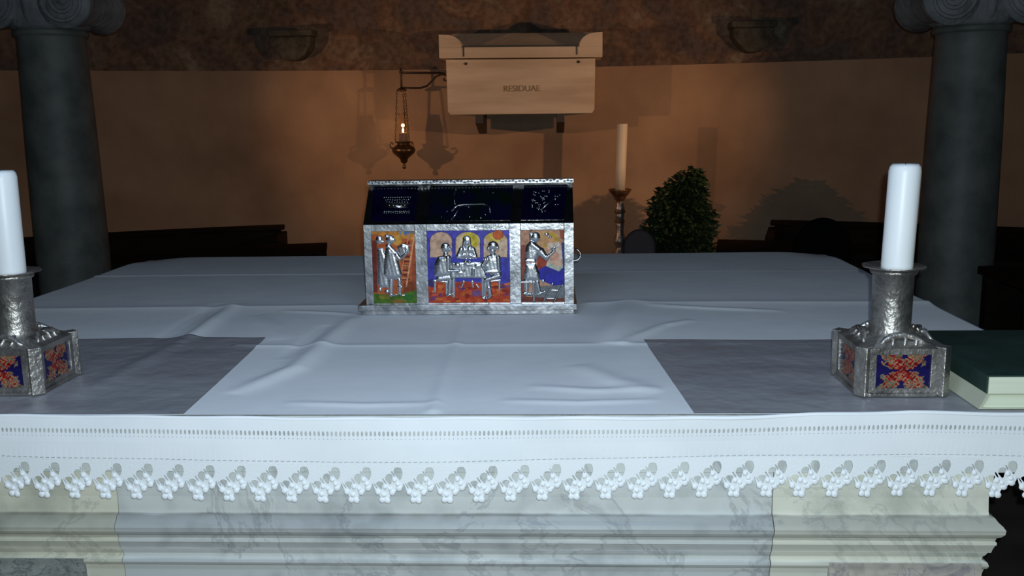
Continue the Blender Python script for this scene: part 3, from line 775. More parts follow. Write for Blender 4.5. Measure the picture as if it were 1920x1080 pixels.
b = B(); box(b, -0.520, 0.066, 2.430, 2.708, 1.0125, 1.0285); new('base_plate', b, M_silver, t, bevel=0.002)
b = B(); box(b, -0.512, 0.058, 2.437, 2.70, 1.001, 1.0125); new('base_foot', b, M_silver, t, bevel=0.001)
b = B(); box(b, RX0 + 0.004, RX1 - 0.004, RYF + 0.004, RYB - 0.002, RZ0, RZ1 - 0.002); new('body', b, M_silver_d, t)
PANELS = {'L': (-0.4785, -0.3635), 'M': (-0.3305, -0.1125), 'R': (-0.0820, 0.0325)}
PZ0, PZ1 = 1.031, 1.2255
for x0, x1 in ((RX0, PANELS['L'][0]), (PANELS['L'][1], PANELS['M'][0]), (PANELS['M'][1], PANELS['R'][0]), (PANELS['R'][1], RX1)):
    b = B(); n = 10
    box(b, x0, x1, RYF - 0.003, RYF + 0.006, RZ0, RZ1); new('post', b, M_silver, t, bevel=0.0012)
for k_ in 'LMR':
    x0, x1 = PANELS[k_]
    b = B(); box(b, x0, x1, RYF - 0.002, RYF + 0.006, PZ1, RZ1); new('top_rail', b, M_silver, t, bevel=0.001)
    b = B(); box(b, x0, x1, RYF - 0.001, RYF + 0.006, RZ0, PZ0); new('bottom_rail', b, M_silver, t)
# roof
b = B()
y_ = ((RYF - 0.004, RZ1), (RYM - 0.012, RIDGE), (RYM + 0.012, RIDGE), (RYB + 0.004, RZ1))
prism(b, list(y_), RX0 + 0.001, RX1 - 0.001, 'x'); roof = new('roof', b, M_silver_d, t)
b = B(); box(b, RX0 - 0.001, RX1 + 0.001, RYM - 0.030, RYM + 0.030, RIDGE - 0.004, RIDGE + 0.005)
for k in range(60):
    x = RX0 + (RX1 - RX0) * (k + 0.5) / 60; random.seed(k); ball(b, (x, RYM - 0.029, RIDGE + random.uniform(-0.001, 0.004)), 0.0055, 0.003, 0.003, 8, 6)
new('ridge_plate', b, M_silver, t)
b = B(); tube(b, [(0.062 + 0.0, RYM - 0.06 + 0.0, 1.165 + 0.0)] + [(0.062 + 0.016 * math.sin(q), RYM - 0.06, 1.165 - 0.016 + 0.016 * math.cos(q)) for q in [j * PI / 6 for j in range(1, 12)]], 0.003, 6); new('side_ring', b, M_silver, t, True)


def roofp(px, py, off=0.0):
    """a point on the front roof slope, from its place along the eave and up the slope"""
    q = (418 - py) / 76.0
    x = -0.2197 + 0.00142 * (px - 880) * (1 + 0.045 * q) + 0.0025 * q
    return Vector((x, RYF - 0.004 + (RYM - 0.012 - RYF + 0.004) * q, RZ1 + (RIDGE - RZ1) * q)) + Vector((0, -0.72, 0.69)) * off


def quad_slab(b, P, off0, off1):
    A = [b.verts.new(roofp(*p, off0)) for p in P]; C = [b.verts.new(roofp(*p, off1)) for p in P]
    for k in range(4): b.faces.new((A[k], A[(k + 1) % 4], C[(k + 1) % 4], C[k]))
    b.faces.new(A); b.faces.new(C)


M_blue_e = mat('dark_blue_enamel', (0.002, 0.002, 0.016, 1), (0.001, 0.001, 0.008, 1), scale=30, rough=0.12)
M_green_e = mat('dark_green_blue_enamel', (0.001, 0.006, 0.002, 1), (0.002, 0.002, 0.015, 1), scale=18, rough=0.12)
for nm, a0, a1, mm in (('left', 698, 781, M_blue_e), ('mid', 804, 957, M_green_e), ('right', 977, 1057, M_blue_e)):
    b = B(); quad_slab(b, ((a0, 413), (a1, 413), (a1, 350), (a0, 350)), 0.0, 0.0016); pe = new('roof_enamel', b, mm, t)
    rb = B(); random.seed(7)
    z4 = lambda X_, Y_: (680 + X_ / 4.683, 325 + Y_ / 4.683)
    if nm == 'left':
        for (yy, xa, xb, n, r) in ((212, 185, 412, 13, .0022), (232, 200, 400, 11, .0022), (252, 210, 390, 9, .0024), (282, 235, 370, 5, .0036), (330, 195, 410, 14, .0026), (342, 195, 410, 12, .002)):
            for k in range(n): ball(rb, roofp(*z4(xa + (xb - xa) * k / (n - 1), yy + random.uniform(-3, 3)), 0.001), r * 1.2, r, r, 8, 6)
        quad_slab(rb, (z4(215, 300), z4(390, 300), z4(410, 262), z4(195, 262)), 0.0016, 0.003)
    elif nm == 'right':
        for k in range(46):
            ball(rb, roofp(*z4(1465 + random.random() ** .8 * 150, 160 + random.random() * 190), 0.001), .0028, .0024, .0026, 8, 6)
        for k in range(7): ball(rb, roofp(*z4(1660 + random.random() * 50, 190 + random.random() * 110), 0.001), .003, .0024, .0024, 8, 6)
        tube(rb, [roofp(*z4(1560, 330), .002), roofp(*z4(1640, 260), .003), roofp(*z4(1700, 200), .002)], .0014, 6)
    else:
        tube(rb, [roofp(*z4(780, 330), .002), roofp(*z4(830, 290), .003), roofp(*z4(890, 284), .004), roofp(*z4(1060, 282), .004), roofp(*z4(1110, 300), .003), roofp(*z4(1120, 350), .002)], .0024, 6)
        for (X_, Y_, r) in ((805, 153, .0036), (878, 170, .0028), (1130, 182, .0024), (745, 335, .0028), (820, 368, .0028), (945, 380, .0026), (1042, 390, .0034), (790, 398, .0024), (1080, 365, .0024), (700, 380, .002), (930, 300, .003)):
            ball(rb, roofp(*z4(X_, Y_), 0.001), r, r, r, 8, 6)
        tube(rb, [roofp(*z4(890, 284), .003), roofp(*z4(840, 330), .003), roofp(*z4(800, 390), .002)], .0016, 6)
        tube(rb, [roofp(*z4(805, 153), .002), roofp(*z4(790, 220), .003), roofp(*z4(810, 280), .003)], .0016, 6)
    new('relief', rb, M_silver_d, pe, True)

# raised lettering of the rail above the middle scene and the post right of it (worn, unreadable strokes)
random.seed(21)
b = B()
for k in range(24):
    px = 838 + k * 4.7 + random.uniform(-1, 1)
    if k in (3, 9, 10, 16): continue
    py = 425 + random.uniform(-1.5, 1.5); x, z = KX(px, py), KZ(px, py); h = random.uniform(0.002, 0.005)
    tube(b, [(x - 0.001, RYF - 0.003, z - h * 0.7), (x + random.uniform(-.002, .003), RYF - 0.0035, z + h * 0.8), (x + 0.003, RYF - 0.003, z + random.uniform(-h, h))], 0.0009, 5)
new('inscription', b, M_relief, t, True)
b = B()
for k in range(26):
    py = 446 + k * 3.6; px = 960 + random.uniform(-2, 9) * (0.8 if k % 2 else 0.5)
    x, z = KX(px, py), KZ(px, py)
    tube(b, [(x - 0.002, RYF - 0.004, z), (x + 0.001, RYF - 0.0045, z + random.uniform(-.002, .003)), (x + random.uniform(.002, .005), RYF - 0.004, z + random.uniform(-.002, .002))], 0.0009, 5)
new('inscription', b, M_relief, t, True)


class Panel:
    def __init__(s, key, ox, oy, k):
        s.x0, s.x1 = PANELS[key]; s.ox, s.oy, s.k = ox, oy, k
        h = 0.0009
        s.X, s.Z = np.meshgrid(np.arange(s.x0, s.x1 + h, h), np.arange(PZ0, PZ1 + h, h))
        s.X = np.clip(s.X, s.x0, s.x1); s.Z = np.clip(s.Z, PZ0, PZ1)
        s.C = np.zeros(s.X.shape + (3,)); s.figs = []; s.u = 0.00142 / k

    def P(s, p): a, b_ = s.ox + p[0] / s.k, s.oy + p[1] / s.k; return np.array([KX(a, b_), KZ(a, b_)])

    def inside(s, poly):
        Q = [s.P(p) for p in poly]; c = np.zeros(s.X.shape, bool); j = Q[-1]
        for q in Q:
            with np.errstate(divide='ignore', invalid='ignore'):
                cond = ((q[1] > s.Z) != (j[1] > s.Z)) & (s.X < (j[0] - q[0]) * (s.Z - q[1]) / (j[1] - q[1] + 1e-12) + q[0])
            c ^= cond; j = q
        return c

    def edge(s, poly):
        Q = [s.P(p) for p in poly]; D = np.full(s.X.shape, 9.0)
        for a, b_ in zip(Q, Q[1:] + Q[:1]):
            d, _ = seg_d(s.X, s.Z, a, b_); D = np.minimum(D, d)
        return D

    def fillc(s, poly, c): s.C[s.inside(poly)] = srgb(*c)[:3]
    def disc(s, p, rx, ry, c):
        q = s.P(p); s.C[((s.X - q[0]) / (rx * s.u)) ** 2 + ((s.Z - q[1]) / (ry * s.u)) ** 2 < 1] = srgb(*c)[:3]

    def line(s, pts, w, c):
        for a, b_ in zip(pts, pts[1:]):
            d, _ = seg_d(s.X, s.Z, s.P(a), s.P(b_)); s.C[d < w * s.u] = srgb(*c)[:3]

    def fig(s, name, prims):
        H = np.zeros(s.X.shape)
        for pr in prims:
            kind = pr[0]
            if kind == 'c':      # tapered limb: a, b, ra, rb, height(mm), base
                _, a, b_, ra, rb, h = pr[:6]; base = pr[6] if len(pr) > 6 else 0
                d, tt = seg_d(s.X, s.Z, s.P(a), s.P(b_)); r = (ra + (rb - ra) * tt) * s.u
                q = np.clip(1 - (d / r) ** 2, 0, 1); H = np.maximum(H, np.where(q > 0, base * 1e-3 + h * 1e-3 * np.sqrt(q), 0))
            elif kind == 'e':
                _, c, rx, ry, h = pr[:5]; base = pr[5] if len(pr) > 5 else 0; c = s.P(c)
                q = np.clip(1 - ((s.X - c[0]) / (rx * s.u)) ** 2 - ((s.Z - c[1]) / (ry * s.u)) ** 2, 0, 1)
                H = np.maximum(H, np.where(q > 0, base * 1e-3 + h * 1e-3 * np.sqrt(q), 0))
            else:                # inflated outline, h mm, bevel px
                _, poly, h, bv = pr; I = s.inside(poly); D = np.clip(s.edge(poly) / (bv * s.u), 0, 1)
                H = np.maximum(H, np.where(I, h * 1e-3 * np.sqrt(1 - (1 - D) ** 2) + 0.00013 * D * np.sin(s.X * 640 + s.Z * 120), 0))
        mk = H > 0
        for _i in range(2):
            P_ = np.pad(H, 1, mode='edge'); K = np.pad(mk.astype(float), 1, mode='edge')
            num = sum(P_[a:a + H.shape[0], c:c + H.shape[1]] * K[a:a + H.shape[0], c:c + H.shape[1]] for a in range(3) for c in range(3))
            den = sum(K[a:a + H.shape[0], c:c + H.shape[1]] for a in range(3) for c in range(3))
            H = np.where(mk, np.maximum(num / np.maximum(den, 1), 1e-5), 0)
        s.figs.append((name, H))

    def build(s):
        me, used = grid_mesh('enamel_panel', s.X, np.full(s.X.shape, RYF + 0.0005), s.Z)
        col = np.ones((len(used), 4)); col[:, :3] = s.C.reshape(-1, 3)[used]
        at = me.color_attributes.new('enamel', 'FLOAT_COLOR', 'POINT'); at.data.foreach_set('color', col.ravel())
        o = new('enamel_panel', me, M_enamel, t)
        for name, H in s.figs:
            mk = H > 0
            fm = mk[:-1, :-1] | mk[1:, :-1] | mk[:-1, 1:] | mk[1:, 1:]
            me, _ = grid_mesh(name, s.X, np.where(mk, RYF - 0.0004 - H, RYF + 0.001), s.Z, fm)
            new(name, me, M_relief, o, True)


# left scene: two robed figures before a ladder
p = Panel('L', 680, 420, 6.35)
p.fillc([(60, 60), (680, 60), (680, 990), (60, 990)], (196, 98, 52))
p.fillc([(60, 60), (680, 60), (680, 110), (480, 150), (60, 130)], (150, 140, 130))
p.fillc([(80, 85), (300, 80), (640, 130), (640, 200), (300, 160), (90, 120)], (214, 140, 62))
p.disc((490, 115), 60, 25, (110, 140, 190)); p.disc((400, 200), 60, 60, (220, 160, 70)); p.disc((470, 100), 18, 60, (225, 165, 70))
p.fillc([(95, 200), (160, 200), (170, 820), (125, 820)], (120, 48, 38)); p.fillc([(590, 260), (650, 260), (650, 960), (570, 960)], (176, 84, 50))
p.fillc([(480, 690), (640, 690), (640, 860), (480, 860)], (150, 70, 32))
for i in range(9): p.fillc([(470 + i * 6, 215 + (8 - i) * 55 - 0), (560, 215 + (8 - i) * 55), (555, 240 + (8 - i) * 55), (465, 240 + (8 - i) * 55)], (120, 46, 24))
p.line([(612, 140), (515, 750)], 9, (232, 168, 120)); p.line([(545, 130), (440, 660)], 6, (226, 150, 100))
for yy in (170, 255, 340, 425, 500, 575, 650): p.line([(440 + (650 - yy) * .19, yy), (530 + (650 - yy) * .14, yy + 6)], 5, (230, 165, 118))
p.fillc([(60, 830), (300, 850), (500, 830), (680, 780), (680, 990), (60, 990)], (80, 120, 30)); p.disc((540, 880), 60, 40, (50, 110, 40)); p.disc((250, 880), 70, 30, (130, 130, 40)); p.disc((420, 930), 90, 26, (140, 110, 40))
p.fig('relief_figure', [('e', (190, 195), 45, 50, 5), ('e', (235, 215), 22, 14, 4), ('p', [(165, 290), (240, 290), (290, 420), (310, 760), (215, 770), (175, 730)], 4, 40), ('c', (200, 780), (210, 800), 20, 16, 4), ('e', (285, 810), 34, 24, 5)])
p.fig('relief_figure', [('e', (320, 190), 58, 55, 6), ('e', (280, 150), 26, 22, 5), ('e', (365, 190), 20, 22, 5), ('c', (300, 270), (400, 380), 34, 40, 5, 1),
                        ('p', [(270, 270), (330, 260), (390, 330), (430, 470), (470, 620), (400, 668), (300, 665), (232, 620), (240, 430)], 6.5, 60),
                        ('c', (400, 370), (440, 420), 34, 22, 6, 1), ('c', (440, 420), (515, 350), 20, 13, 6, 1), ('e', (520, 325), 15, 22, 6),
                        ('c', (330, 670), (330, 860), 34, 22, 4), ('c', (430, 670), (440, 840), 28, 18, 4), ('c', (420, 755), (465, 745), 13, 12, 6), ('c', (350, 855), (405, 848), 14, 10, 5), ('c', (460, 855), (500, 852), 10, 8, 5)])
p.fig('relief_bundle', [('p', [(400, 280), (470, 235), (550, 260), (560, 330), (500, 400), (430, 390)], 3.5, 40)])
p.build()
# middle scene: three figures at table under arches
p = Panel('M', 790, 415, 6.17)
p.fillc([(0, 0), (1111, 0), (1111, 1080), (0, 1080)], (84, 78, 190))
p.fillc([(60, 420), (1040, 420), (1040, 700), (60, 700)], (66, 66, 176))
arch = lambda x0, x1, yt, yb: [(x0, yb), (x0, yt + 90)] + [((x0 + x1) / 2 - (x1 - x0) / 2 * math.cos(PI * k / 12), yt + 100 - 100 * math.sin(PI * k / 12)) for k in range(13)] + [(x1, yt + 90), (x1, yb)]
for x0, x1, c in ((100, 352, (222, 180, 152)), (396, 678, (232, 200, 160)), (722, 994, (226, 190, 160))):
    q = arch(x0, x1, 130, 420); p.line(q + q[:1], 5, (60, 50, 90)); p.fillc(q, c)
p.disc((560, 220), 90, 85, (226, 200, 60)); p.disc((620, 230), 40, 75, (220, 196, 50)); p.disc((470, 300), 40, 90, (232, 200, 160)); p.disc((850, 190), 100, 55, (238, 200, 90)); p.disc((888, 160), 62, 58, (120, 50, 20)); p.disc((888, 160), 55, 52, (226, 100, 34))
p.fillc([(0, 700), (150, 680), (300, 720), (500, 700), (700, 720), (870, 700), (930, 760), (1111, 770), (1111, 1080), (0, 1080)], (196, 66, 30))
for i in range(70):
    random.seed(i + 50); a = random.uniform(80, 1020); y_ = random.uniform(720, 950)
    p.disc((a, y_), random.uniform(18, 45), random.uniform(12, 30), random.choice([(214, 84, 36), (170, 46, 26), (226, 120, 50), (150, 40, 24), (120, 60, 110), (200, 90, 30)]))
p.disc((640, 840), 60, 40, (130, 80, 130)); p.disc((120, 720), 50, 50, (60, 50, 110)); p.disc((980, 640), 60, 80, (66, 60, 176))
p.fig('relief_table', [('p', [(355, 480), (690, 470), (760, 640), (735, 662), (335, 660), (330, 640)], 4.5, 14), ('c', (372, 670), (375, 880), 20, 18, 3), ('c', (710, 670), (715, 880), 18, 18, 3), ('e', (440, 600), 45, 22, 3, 3), ('c', (600, 560), (600, 630), 16, 18, 4, 3), ('e', (545, 500), 60, 26, 3, 3), ('e', (420, 510), 36, 30, 4, 3), ('e', (650, 520), 34, 30, 3, 3),
                      ('c', (490, 700), (465, 770), 14, 12, 3), ('c', (590, 700), (600, 770), 14, 10, 3), ('c', (640, 740), (665, 775), 10, 9, 3)])
p.fig('relief_figure', [('e', (526, 225), 44, 58, 6), ('c', (500, 200), (488, 290), 20, 16, 5), ('c', (552, 200), (566, 290), 20, 16, 5), ('e', (530, 265), 17, 20, 7), ('e', (500, 335), 42, 45, 7), ('e', (560, 335), 42, 45, 7), ('c', (460, 330), (420, 410), 30, 24, 6), ('c', (600, 330), (630, 415), 30, 24, 6), ('p', [(450, 290), (600, 290), (615, 440), (440, 440)], 5, 50), ('c', (420, 410), (500, 390), 18, 14, 7), ('c', (630, 415), (560, 392), 18, 14, 7), ('e', (515, 470), 26, 22, 6, 2), ('e', (560, 480), 22, 20, 6, 2)])
p.fig('relief_figure', [('e', (280, 310), 58, 60, 7), ('e', (335, 330), 16, 22, 6), ('e', (312, 295), 18, 16, 9), ('c', (280, 370), (280, 410), 30, 30, 5),
                        ('p', [(190, 410), (290, 390), (345, 440), (345, 640), (250, 660), (148, 640), (150, 500)], 7, 70), ('c', (310, 420), (310, 570), 34, 28, 8), ('c', (310, 575), (440, 570), 24, 16, 7, 1), ('e', (492, 572), 20, 18, 6, 3),
                        ('c', (200, 670), (330, 655), 34, 30, 7), ('c', (335, 680), (320, 850), 32, 20, 6), ('c', (290, 865), (340, 850), 14, 16, 6)])
p.fig('relief_stool', [('c', (140, 690), (320, 712), 12, 12, 3), ('c', (155, 700), (155, 820), 14, 14, 2.5), ('c', (290, 715), (290, 860), 14, 14, 2.5)])
p.fig('relief_figure', [('e', (830, 285), 62, 55, 8), ('e', (775, 320), 18, 32, 6), ('e', (885, 310), 16, 28, 6), ('e', (822, 340), 40, 45, 6), ('c', (825, 360), (830, 410), 30, 34, 5),
                        ('p', [(760, 400), (830, 380), (890, 390), (925, 480), (930, 640), (850, 650), (730, 600), (700, 500)], 7, 80), ('c', (745, 440), (700, 520), 26, 22, 8), ('c', (890, 420), (900, 560), 30, 24, 9), ('c', (880, 580), (740, 585), 24, 18, 8, 1), ('e', (710, 515), 18, 16, 8, 2), ('e', (750, 518), 16, 14, 8, 2),
                        ('c', (900, 630), (745, 680), 34, 28, 8, 1), ('c', (740, 690), (735, 880), 24, 18, 5), ('c', (770, 690), (800, 860), 36, 26, 6), ('c', (770, 770), (800, 770), 8, 8, 8), ('c', (800, 870), (760, 895), 24, 14, 5), ('c', (710, 885), (740, 900), 16, 14, 7)])
p.fig('relief_stool', [('c', (800, 700), (915, 685), 12, 12, 3), ('c', (905, 700), (905, 800), 12, 12, 2.5)])
p.build()
# right scene: one figure tending another in bed
p = Panel('R', 960, 415, 6.17)
p.fillc([(0, 0), (802, 0), (802, 1080), (0, 1080)], (206, 150, 116))
p.fillc([(90, 280), (170, 280), (170, 960), (90, 960)], (150, 72, 54)); p.fillc([(540, 80), (620, 80), (620, 240), (560, 200)], (158, 66, 24))
p.fillc([(290, 400), (400, 400), (400, 560), (290, 560)], (150, 46, 26)); p.disc((350, 470), 60, 60, (170, 60, 30))
p.disc((430, 220), 110, 100, (212, 160, 60)); p.disc((450, 210), 78, 72, (206, 160, 40)); p.disc((440, 240), 36, 62, (220, 150, 110)); p.disc((360, 200), 50, 90, (214, 160, 96))
p.fillc([(400, 260), (540, 240), (590, 330), (600, 520), (540, 580), (390, 530), (430, 400)], (222, 196, 176)); p.disc((490, 420), 60, 70, (214, 160, 136)); p.disc((510, 490), 80, 34, (220, 176, 150))
p.fillc([(390, 520), (440, 480), (540, 550), (590, 500), (590, 560), (540, 585)], (200, 210, 190))
p.fillc([(570, 250), (620, 250), (620, 560), (590, 560)], (56, 48, 130))
p.fillc([(310, 560), (390, 520), (540, 585), (610, 520), (610, 750), (470, 750), (320, 680)], (40, 36, 170))
p.fillc([(270, 760), (620, 740), (620, 920), (270, 890)], (120, 124, 128)); p.fillc([(90, 880), (620, 900), (620, 990), (90, 990)], (120, 56, 44)); p.line([(210, 190), (210, 120), (250, 95)], 6, (90, 50, 50))
p.fig('relief_figure', [('e', (272, 190), 56, 62, 7), ('c', (220, 150), (218, 220), 18, 16, 4), ('p', [(170, 270), (230, 235), (330, 320), (310, 420), (270, 480), (155, 470), (150, 350)], 7, 60), ('c', (230, 270), (310, 330), 44, 40, 8),
                        ('c', (330, 350), (400, 430), 48, 32, 7), ('c', (400, 420), (490, 345), 24, 14, 7, 1), ('e', (485, 325), 18, 14, 7), ('c', (165, 455), (260, 462), 24, 24, 8),
                        ('p', [(155, 490), (275, 490), (320, 600), (330, 700), (135, 700), (140, 600)], 6, 60), ('c', (165, 690), (170, 850), 34, 26, 5), ('c', (290, 700), (320, 820), 30, 18, 5), ('e', (145, 840), 32, 22, 6), ('e', (210, 850), 28, 24, 6), ('c', (290, 855), (380, 815), 10, 16, 6)])
p.fig('relief_stool', [('c', (105, 705), (270, 705), 16, 16, 6), ('c', (250, 700), (255, 935), 18, 16, 6)])
p.fig('relief_ladder', [('c', (470, 720), (360, 945), 11, 13, 6), ('c', (580, 740), (480, 950), 11, 13, 6), ('c', (430, 800), (545, 805), 8, 8, 4), ('c', (380, 900), (500, 900), 8, 8, 4)])
p.fig('relief_halo', [('e', (400, 155), 28, 18, 4), ('c', (400, 160), (442, 186), 10, 10, 3), ('e', (442, 186), 16, 16, 5)])
p.fig('relief_hands', [('c', (460, 330), (500, 300), 14, 12, 4), ('c', (500, 310), (550, 270), 9, 6, 3)])
p.fig('relief_vessel', [('e', (360, 700), 20, 28, 3)])
p.build()


# ------------------------------------------------------------------ candle holders
HX, HY = 0.6415, 1.758
def candle_holder(loc, label):
    t = thing('candle_holder', label, 'candle holder', loc, 'square silver candle holders on the altar')
    cx, cy = HX, HY; w = 0.079; zb, zt = 1.010, 1.094
    b = B()
    for q in range(4):     # foot plate with clipped corners
        pass
    c_ = 0.022; W2 = w + 0.004
    foot = [(-W2 + c_, -W2), (W2 - c_, -W2), (W2, -W2 + c_), (W2, W2 - c_), (W2 - c_, W2), (-W2 + c_, W2), (-W2, W2 - c_), (-W2, -W2 + c_)]
    prism(b, [(cx + x, cy + y) for x, y in foot], 1.0035, zb, 'z'); new('foot_plate', b, M_pewter, t, bevel=0.0015)
    core = [(x * (w - 0.006) / W2, y * (w - 0.006) / W2) for x, y in foot]
    b = B(); prism(b, [(cx + x, cy + y) for x, y in core], zb, zt, 'z'); new('box_body', b, M_pewter, t)
    for sx_ in (-1, 1):
        for sy_ in (-1, 1):
            b = B(); R_ = Matrix.Translation((cx + sx_ * (w - 0.009), cy + sy_ * (w - 0.009), 0)) @ Matrix.Rotation(PI / 4, 4, 'Z')
            box(b, -0.0125, 0.0125, -0.0125, 0.0125, 1.004, zt + 0.003, R_); new('corner_post', b, M_pewter, t, bevel=0.002)
    for k in range(4):
        R_ = Matrix.Translation((cx, cy, 0)) @ Matrix.Rotation(k * PI / 2, 4, 'Z')
        y0 = -(w - 0.0)
        b = B()
        for (x0, x1, z0, z1) in ((-0.062, 0.062, zb, zb + 0.009), (-0.062, 0.062, zt - 0.012, zt), (-0.062, -0.049, zb + 0.009, zt - 0.012), (0.049, 0.062, zb + 0.009, zt - 0.012)):
            box(b, x0, x1, y0, y0 + 0.01, z0, z1, R_)
        fr = new('panel_frame', b, M_pewter, t, bevel=0.001)
        # enamel with a flower of curling petals
        h = 0.0008; XX, ZZ = np.meshgrid(np.arange(-0.050, 0.0501, h), np.arange(zb + 0.007, zt - 0.010, h))
        C = np.zeros(XX.shape + (3,)); C[:] = srgb(28, 24, 82)[:3]
        zc = (zb + zt) / 2; rr = np.random.RandomState(11 + k)
        # flame-like petals along the diagonals in red, salmon and cream on blue
        nx_, nz_ = XX / 0.050, (ZZ - zc) / 0.034
        th = np.arctan2(nz_, nx_); rad = np.hypot(nx_, nz_); a_ = rr.rand(12) * 6.28
        n1 = np.sin(XX * 210 + a_[0] + 2.3 * np.sin(ZZ * 170 + a_[1])) + np.sin(ZZ * 290 + a_[2] + 2.5 * np.sin(XX * 150 + a_[3]))
        n2_ = np.sin(XX * 610 + ZZ * 330 + a_[4] + 3 * np.sin(ZZ * 430 + a_[5])) + np.sin(ZZ * 690 - XX * 250 + a_[6] + 3 * np.sin(XX * 370 + a_[7]))
        pet = (np.abs(np.sin(2 * th)) * 0.95 + 0.55 * (np.abs(nz_) > np.abs(nx_)) - rad * 0.75 + 0.13 * n1 + 0.07 * n2_) > 0.14 + 0.25 * (np.abs(nx_) > 0.8)
        val = n1 * 0.40 + n2_ * 0.60 - (0.55 - rad) * 1.1
        for lim, cc in ((-9, (96, 24, 34)), (-0.95, (150, 28, 28)), (-0.25, (166, 70, 54)), (0.1, (160, 112, 82)), (0.5, (150, 136, 104)), (1.0, (92, 96, 84))):
            C[pet & (val > lim)] = srgb(*cc)[:3]
        YY = np.full(XX.shape, y0 + 0.004)
        P3 = np.stack([XX, YY, ZZ], -1).reshape(-1, 3) @ np.array(R_.to_3x3()).T + np.array([cx, cy, 0])
        me, used = grid_mesh('enamel', P3[:, 0].reshape(XX.shape), P3[:, 1].reshape(XX.shape), P3[:, 2].reshape(XX.shape))
        col = np.ones((len(used), 4)); col[:, :3] = C.reshape(-1, 3)[used]
        at = me.color_attributes.new('enamel', 'FLOAT_COLOR', 'POINT'); at.data.foreach_set('color', col.ravel())
        new('enamel_inset', me, M_enamel, fr)
    # sloping lid with scrolled leaf ornaments
    b = B(); A = [b.verts.new((cx + x * 0.97, cy + y * 0.97, zt)) for x, y in foot]; D = [b.verts.new((cx + x * 0.52, cy + y * 0.52, zt + 0.016)) for x, y in foot]
    for k in range(8): b.faces.new((A[k], A[(k + 1) % 8], D[(k + 1) % 8], D[k]))
    b.faces.new(A); b.faces.new(D); new('lid', b, M_pewter, t)
    for k in range(4):
        R_ = Matrix.Translation((cx, cy, 0)) @ Matrix.Rotation(k * PI / 2, 4, 'Z'); b = B()
        pts = [(-0.042, zt + 0.002), (-0.030, zt + 0.012), (-0.014, zt + 0.019), (0.004, zt + 0.021), (0.022, zt + 0.017), (0.036, zt + 0.009), (0.05, zt + 0.003)]
        tube(b, [R_ @ Vector((x, -0.066 + (z - zt) * 0.5, z)) for x, z in pts], [0.003, 0.005, 0.006, 0.006, 0.006, 0.005, 0.003], 8)
        for x in (-0.02, 0.002, 0.022): tube(b, [R_ @ Vector((x, -0.068, zt + 0.002)), R_ @ Vector((x + 0.006, -0.060, zt + 0.012)), R_ @ Vector((x + 0.002, -0.05, zt + 0.020))], 0.004, 6)
        new('scroll_ornament', b, M_pewter, t, True)
    b = B(); lathe(b, [(0.040, zt + 0.012), (0.038, zt + 0.02), (0.0362, zt + 0.03), (0.0365, 1.17), (0.0372, 1.218), (0.041, 1.221), (0.043, 1.2255), (0.040, 1.229), (0.02, 1.229), (0, 1.228)], cx, cy, 48); new('socket_tube', b, M_pewter, t, True)
    b = B(); lathe(b, [(0.030, 1.2275), (0.044, 1.2295), (0.056, 1.2325), (0.0575, 1.2345), (0.056, 1.2355), (0.044, 1.2325), (0.030, 1.2305)], cx, cy, 40, wob=lambda k, z: 1 + 0.02 * math.sin(k * 1.3)); new('drip_dish', b, M_pewter, t, True)
    if loc[0] < 0:
        for o in t.children: pass
    return t


def copy_tree(o, parent=None):
    c = o.copy(); COL.objects.link(c)
    if parent is not None:
        c.parent = parent; c.matrix_parent_inverse = o.matrix_parent_inverse.copy()
    for ch in [x for x in bpy.data.objects if x.parent == o]: copy_tree(ch, c)
    return c


h1 = candle_holder((HX, HY, 1.0), 'square silver candle holder with red and blue enamel, beside the green book')
h2 = copy_tree(h1); h2.location = (-1.0705, 1.778, 1.0)
h2['label'] = 'square silver candle holder cut off at the left edge of the photo'


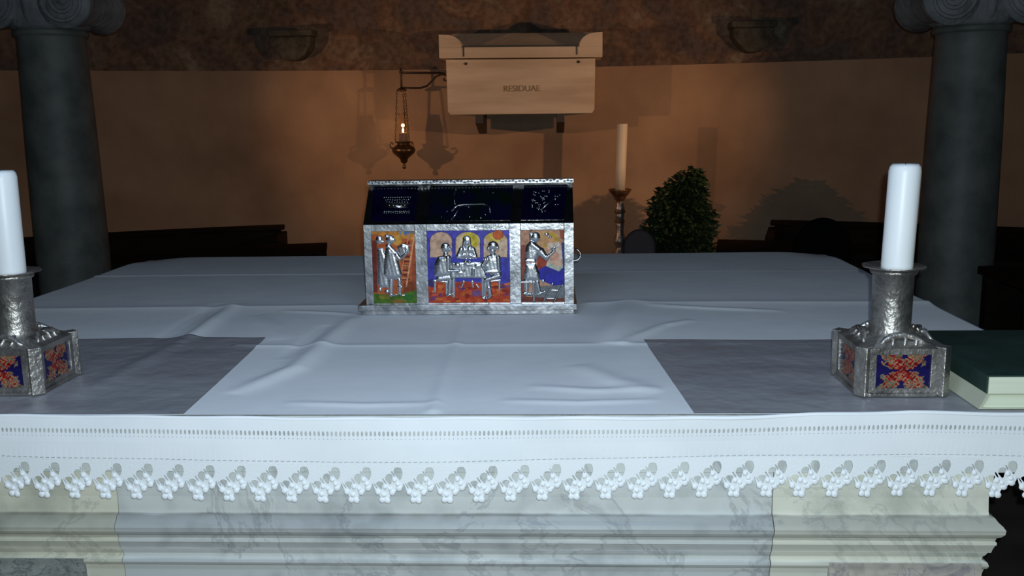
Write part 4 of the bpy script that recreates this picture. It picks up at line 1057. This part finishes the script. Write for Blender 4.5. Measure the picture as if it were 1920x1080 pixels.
def altar_candle(cx, cy, lean, top, label):
    t = thing('altar_candle', label, 'candle', (cx, cy, 1.23), 'thick white candles on the altar')
    z0 = 1.2265
    b = B(); lathe(b, [(0.0, z0), (0.0278, z0), (0.0285, z0 + 0.01), (0.0285, top - 0.014), (0.0268, top - 0.006), (0.0225, top - 0.001), (0.015, top - 0.002), (0.006, top - 0.006), (0, top - 0.007)], cx, cy, 48)
    for v in b.verts: v.co.x += (v.co.z - z0) * lean
    new('wax', b, M_wax, t, True)
    b = B(); tx = cx + (top - z0) * lean; tube(b, [(tx, cy, top - 0.008), (tx, cy, top - 0.001), (tx + 0.001, cy, top + 0.002)], 0.0010, 5); new('wick', b, M_wick, t)


altar_candle(0.6525 - 0.006, HY, 0.025, 1.425, 'thick white candle in the right-hand candle holder')
altar_candle(-1.069, 1.778, 0.010, 1.433, 'thick white candle cut off at the left edge of the photo')

# ------------------------------------------------------------------ books at the right
t = thing('cream_book', 'thick cream book lying beneath the green book', 'book', (0.88, 1.78, 1.0))
x0, x1, y0, y1 = 0.762, 1.0, 1.604, 1.95
b = B(); prism(b, [(x0 - 0.016, 1.0035), (x1, 1.0035), (x1, 1.0055), (x0 - 0.010, 1.0055), (x0 + 0.002, 1.0285), (x1, 1.0285), (x1, 1.0305), (x0 - 0.003, 1.0305)], y0, y1); new('cover', b, M_cream, t)
b = B(); prism(b, [(x0 - 0.009, 1.0056), (x1 - 0.004, 1.0056), (x1 - 0.004, 1.0284), (x0 + 0.003, 1.0284)], y0 + 0.003, y1 - 0.003); new('page_block', b, M_pages, t)
t = thing('green_book', 'dark green clothbound book lying beside the right candle holder', 'book', (0.88, 1.78, 1.031))
b = B(); box(b, x0 - 0.004, x1 - 0.004, y0 + 0.003, y1 + 0.005, 1.0610, 1.0635); new('cover', b, M_green, t, bevel=0.0006)
b = B(); box(b, x0 - 0.004, x0 - 0.001, y0 + 0.003, y1 + 0.005, 1.031, 1.0612); new('spine', b, M_green, t, bevel=0.0006)
b = B(); box(b, x0 - 0.001, x1 - 0.008, y0 + 0.001, y1 + 0.001, 1.0310, 1.0608); new('page_block', b, M_pages, t)
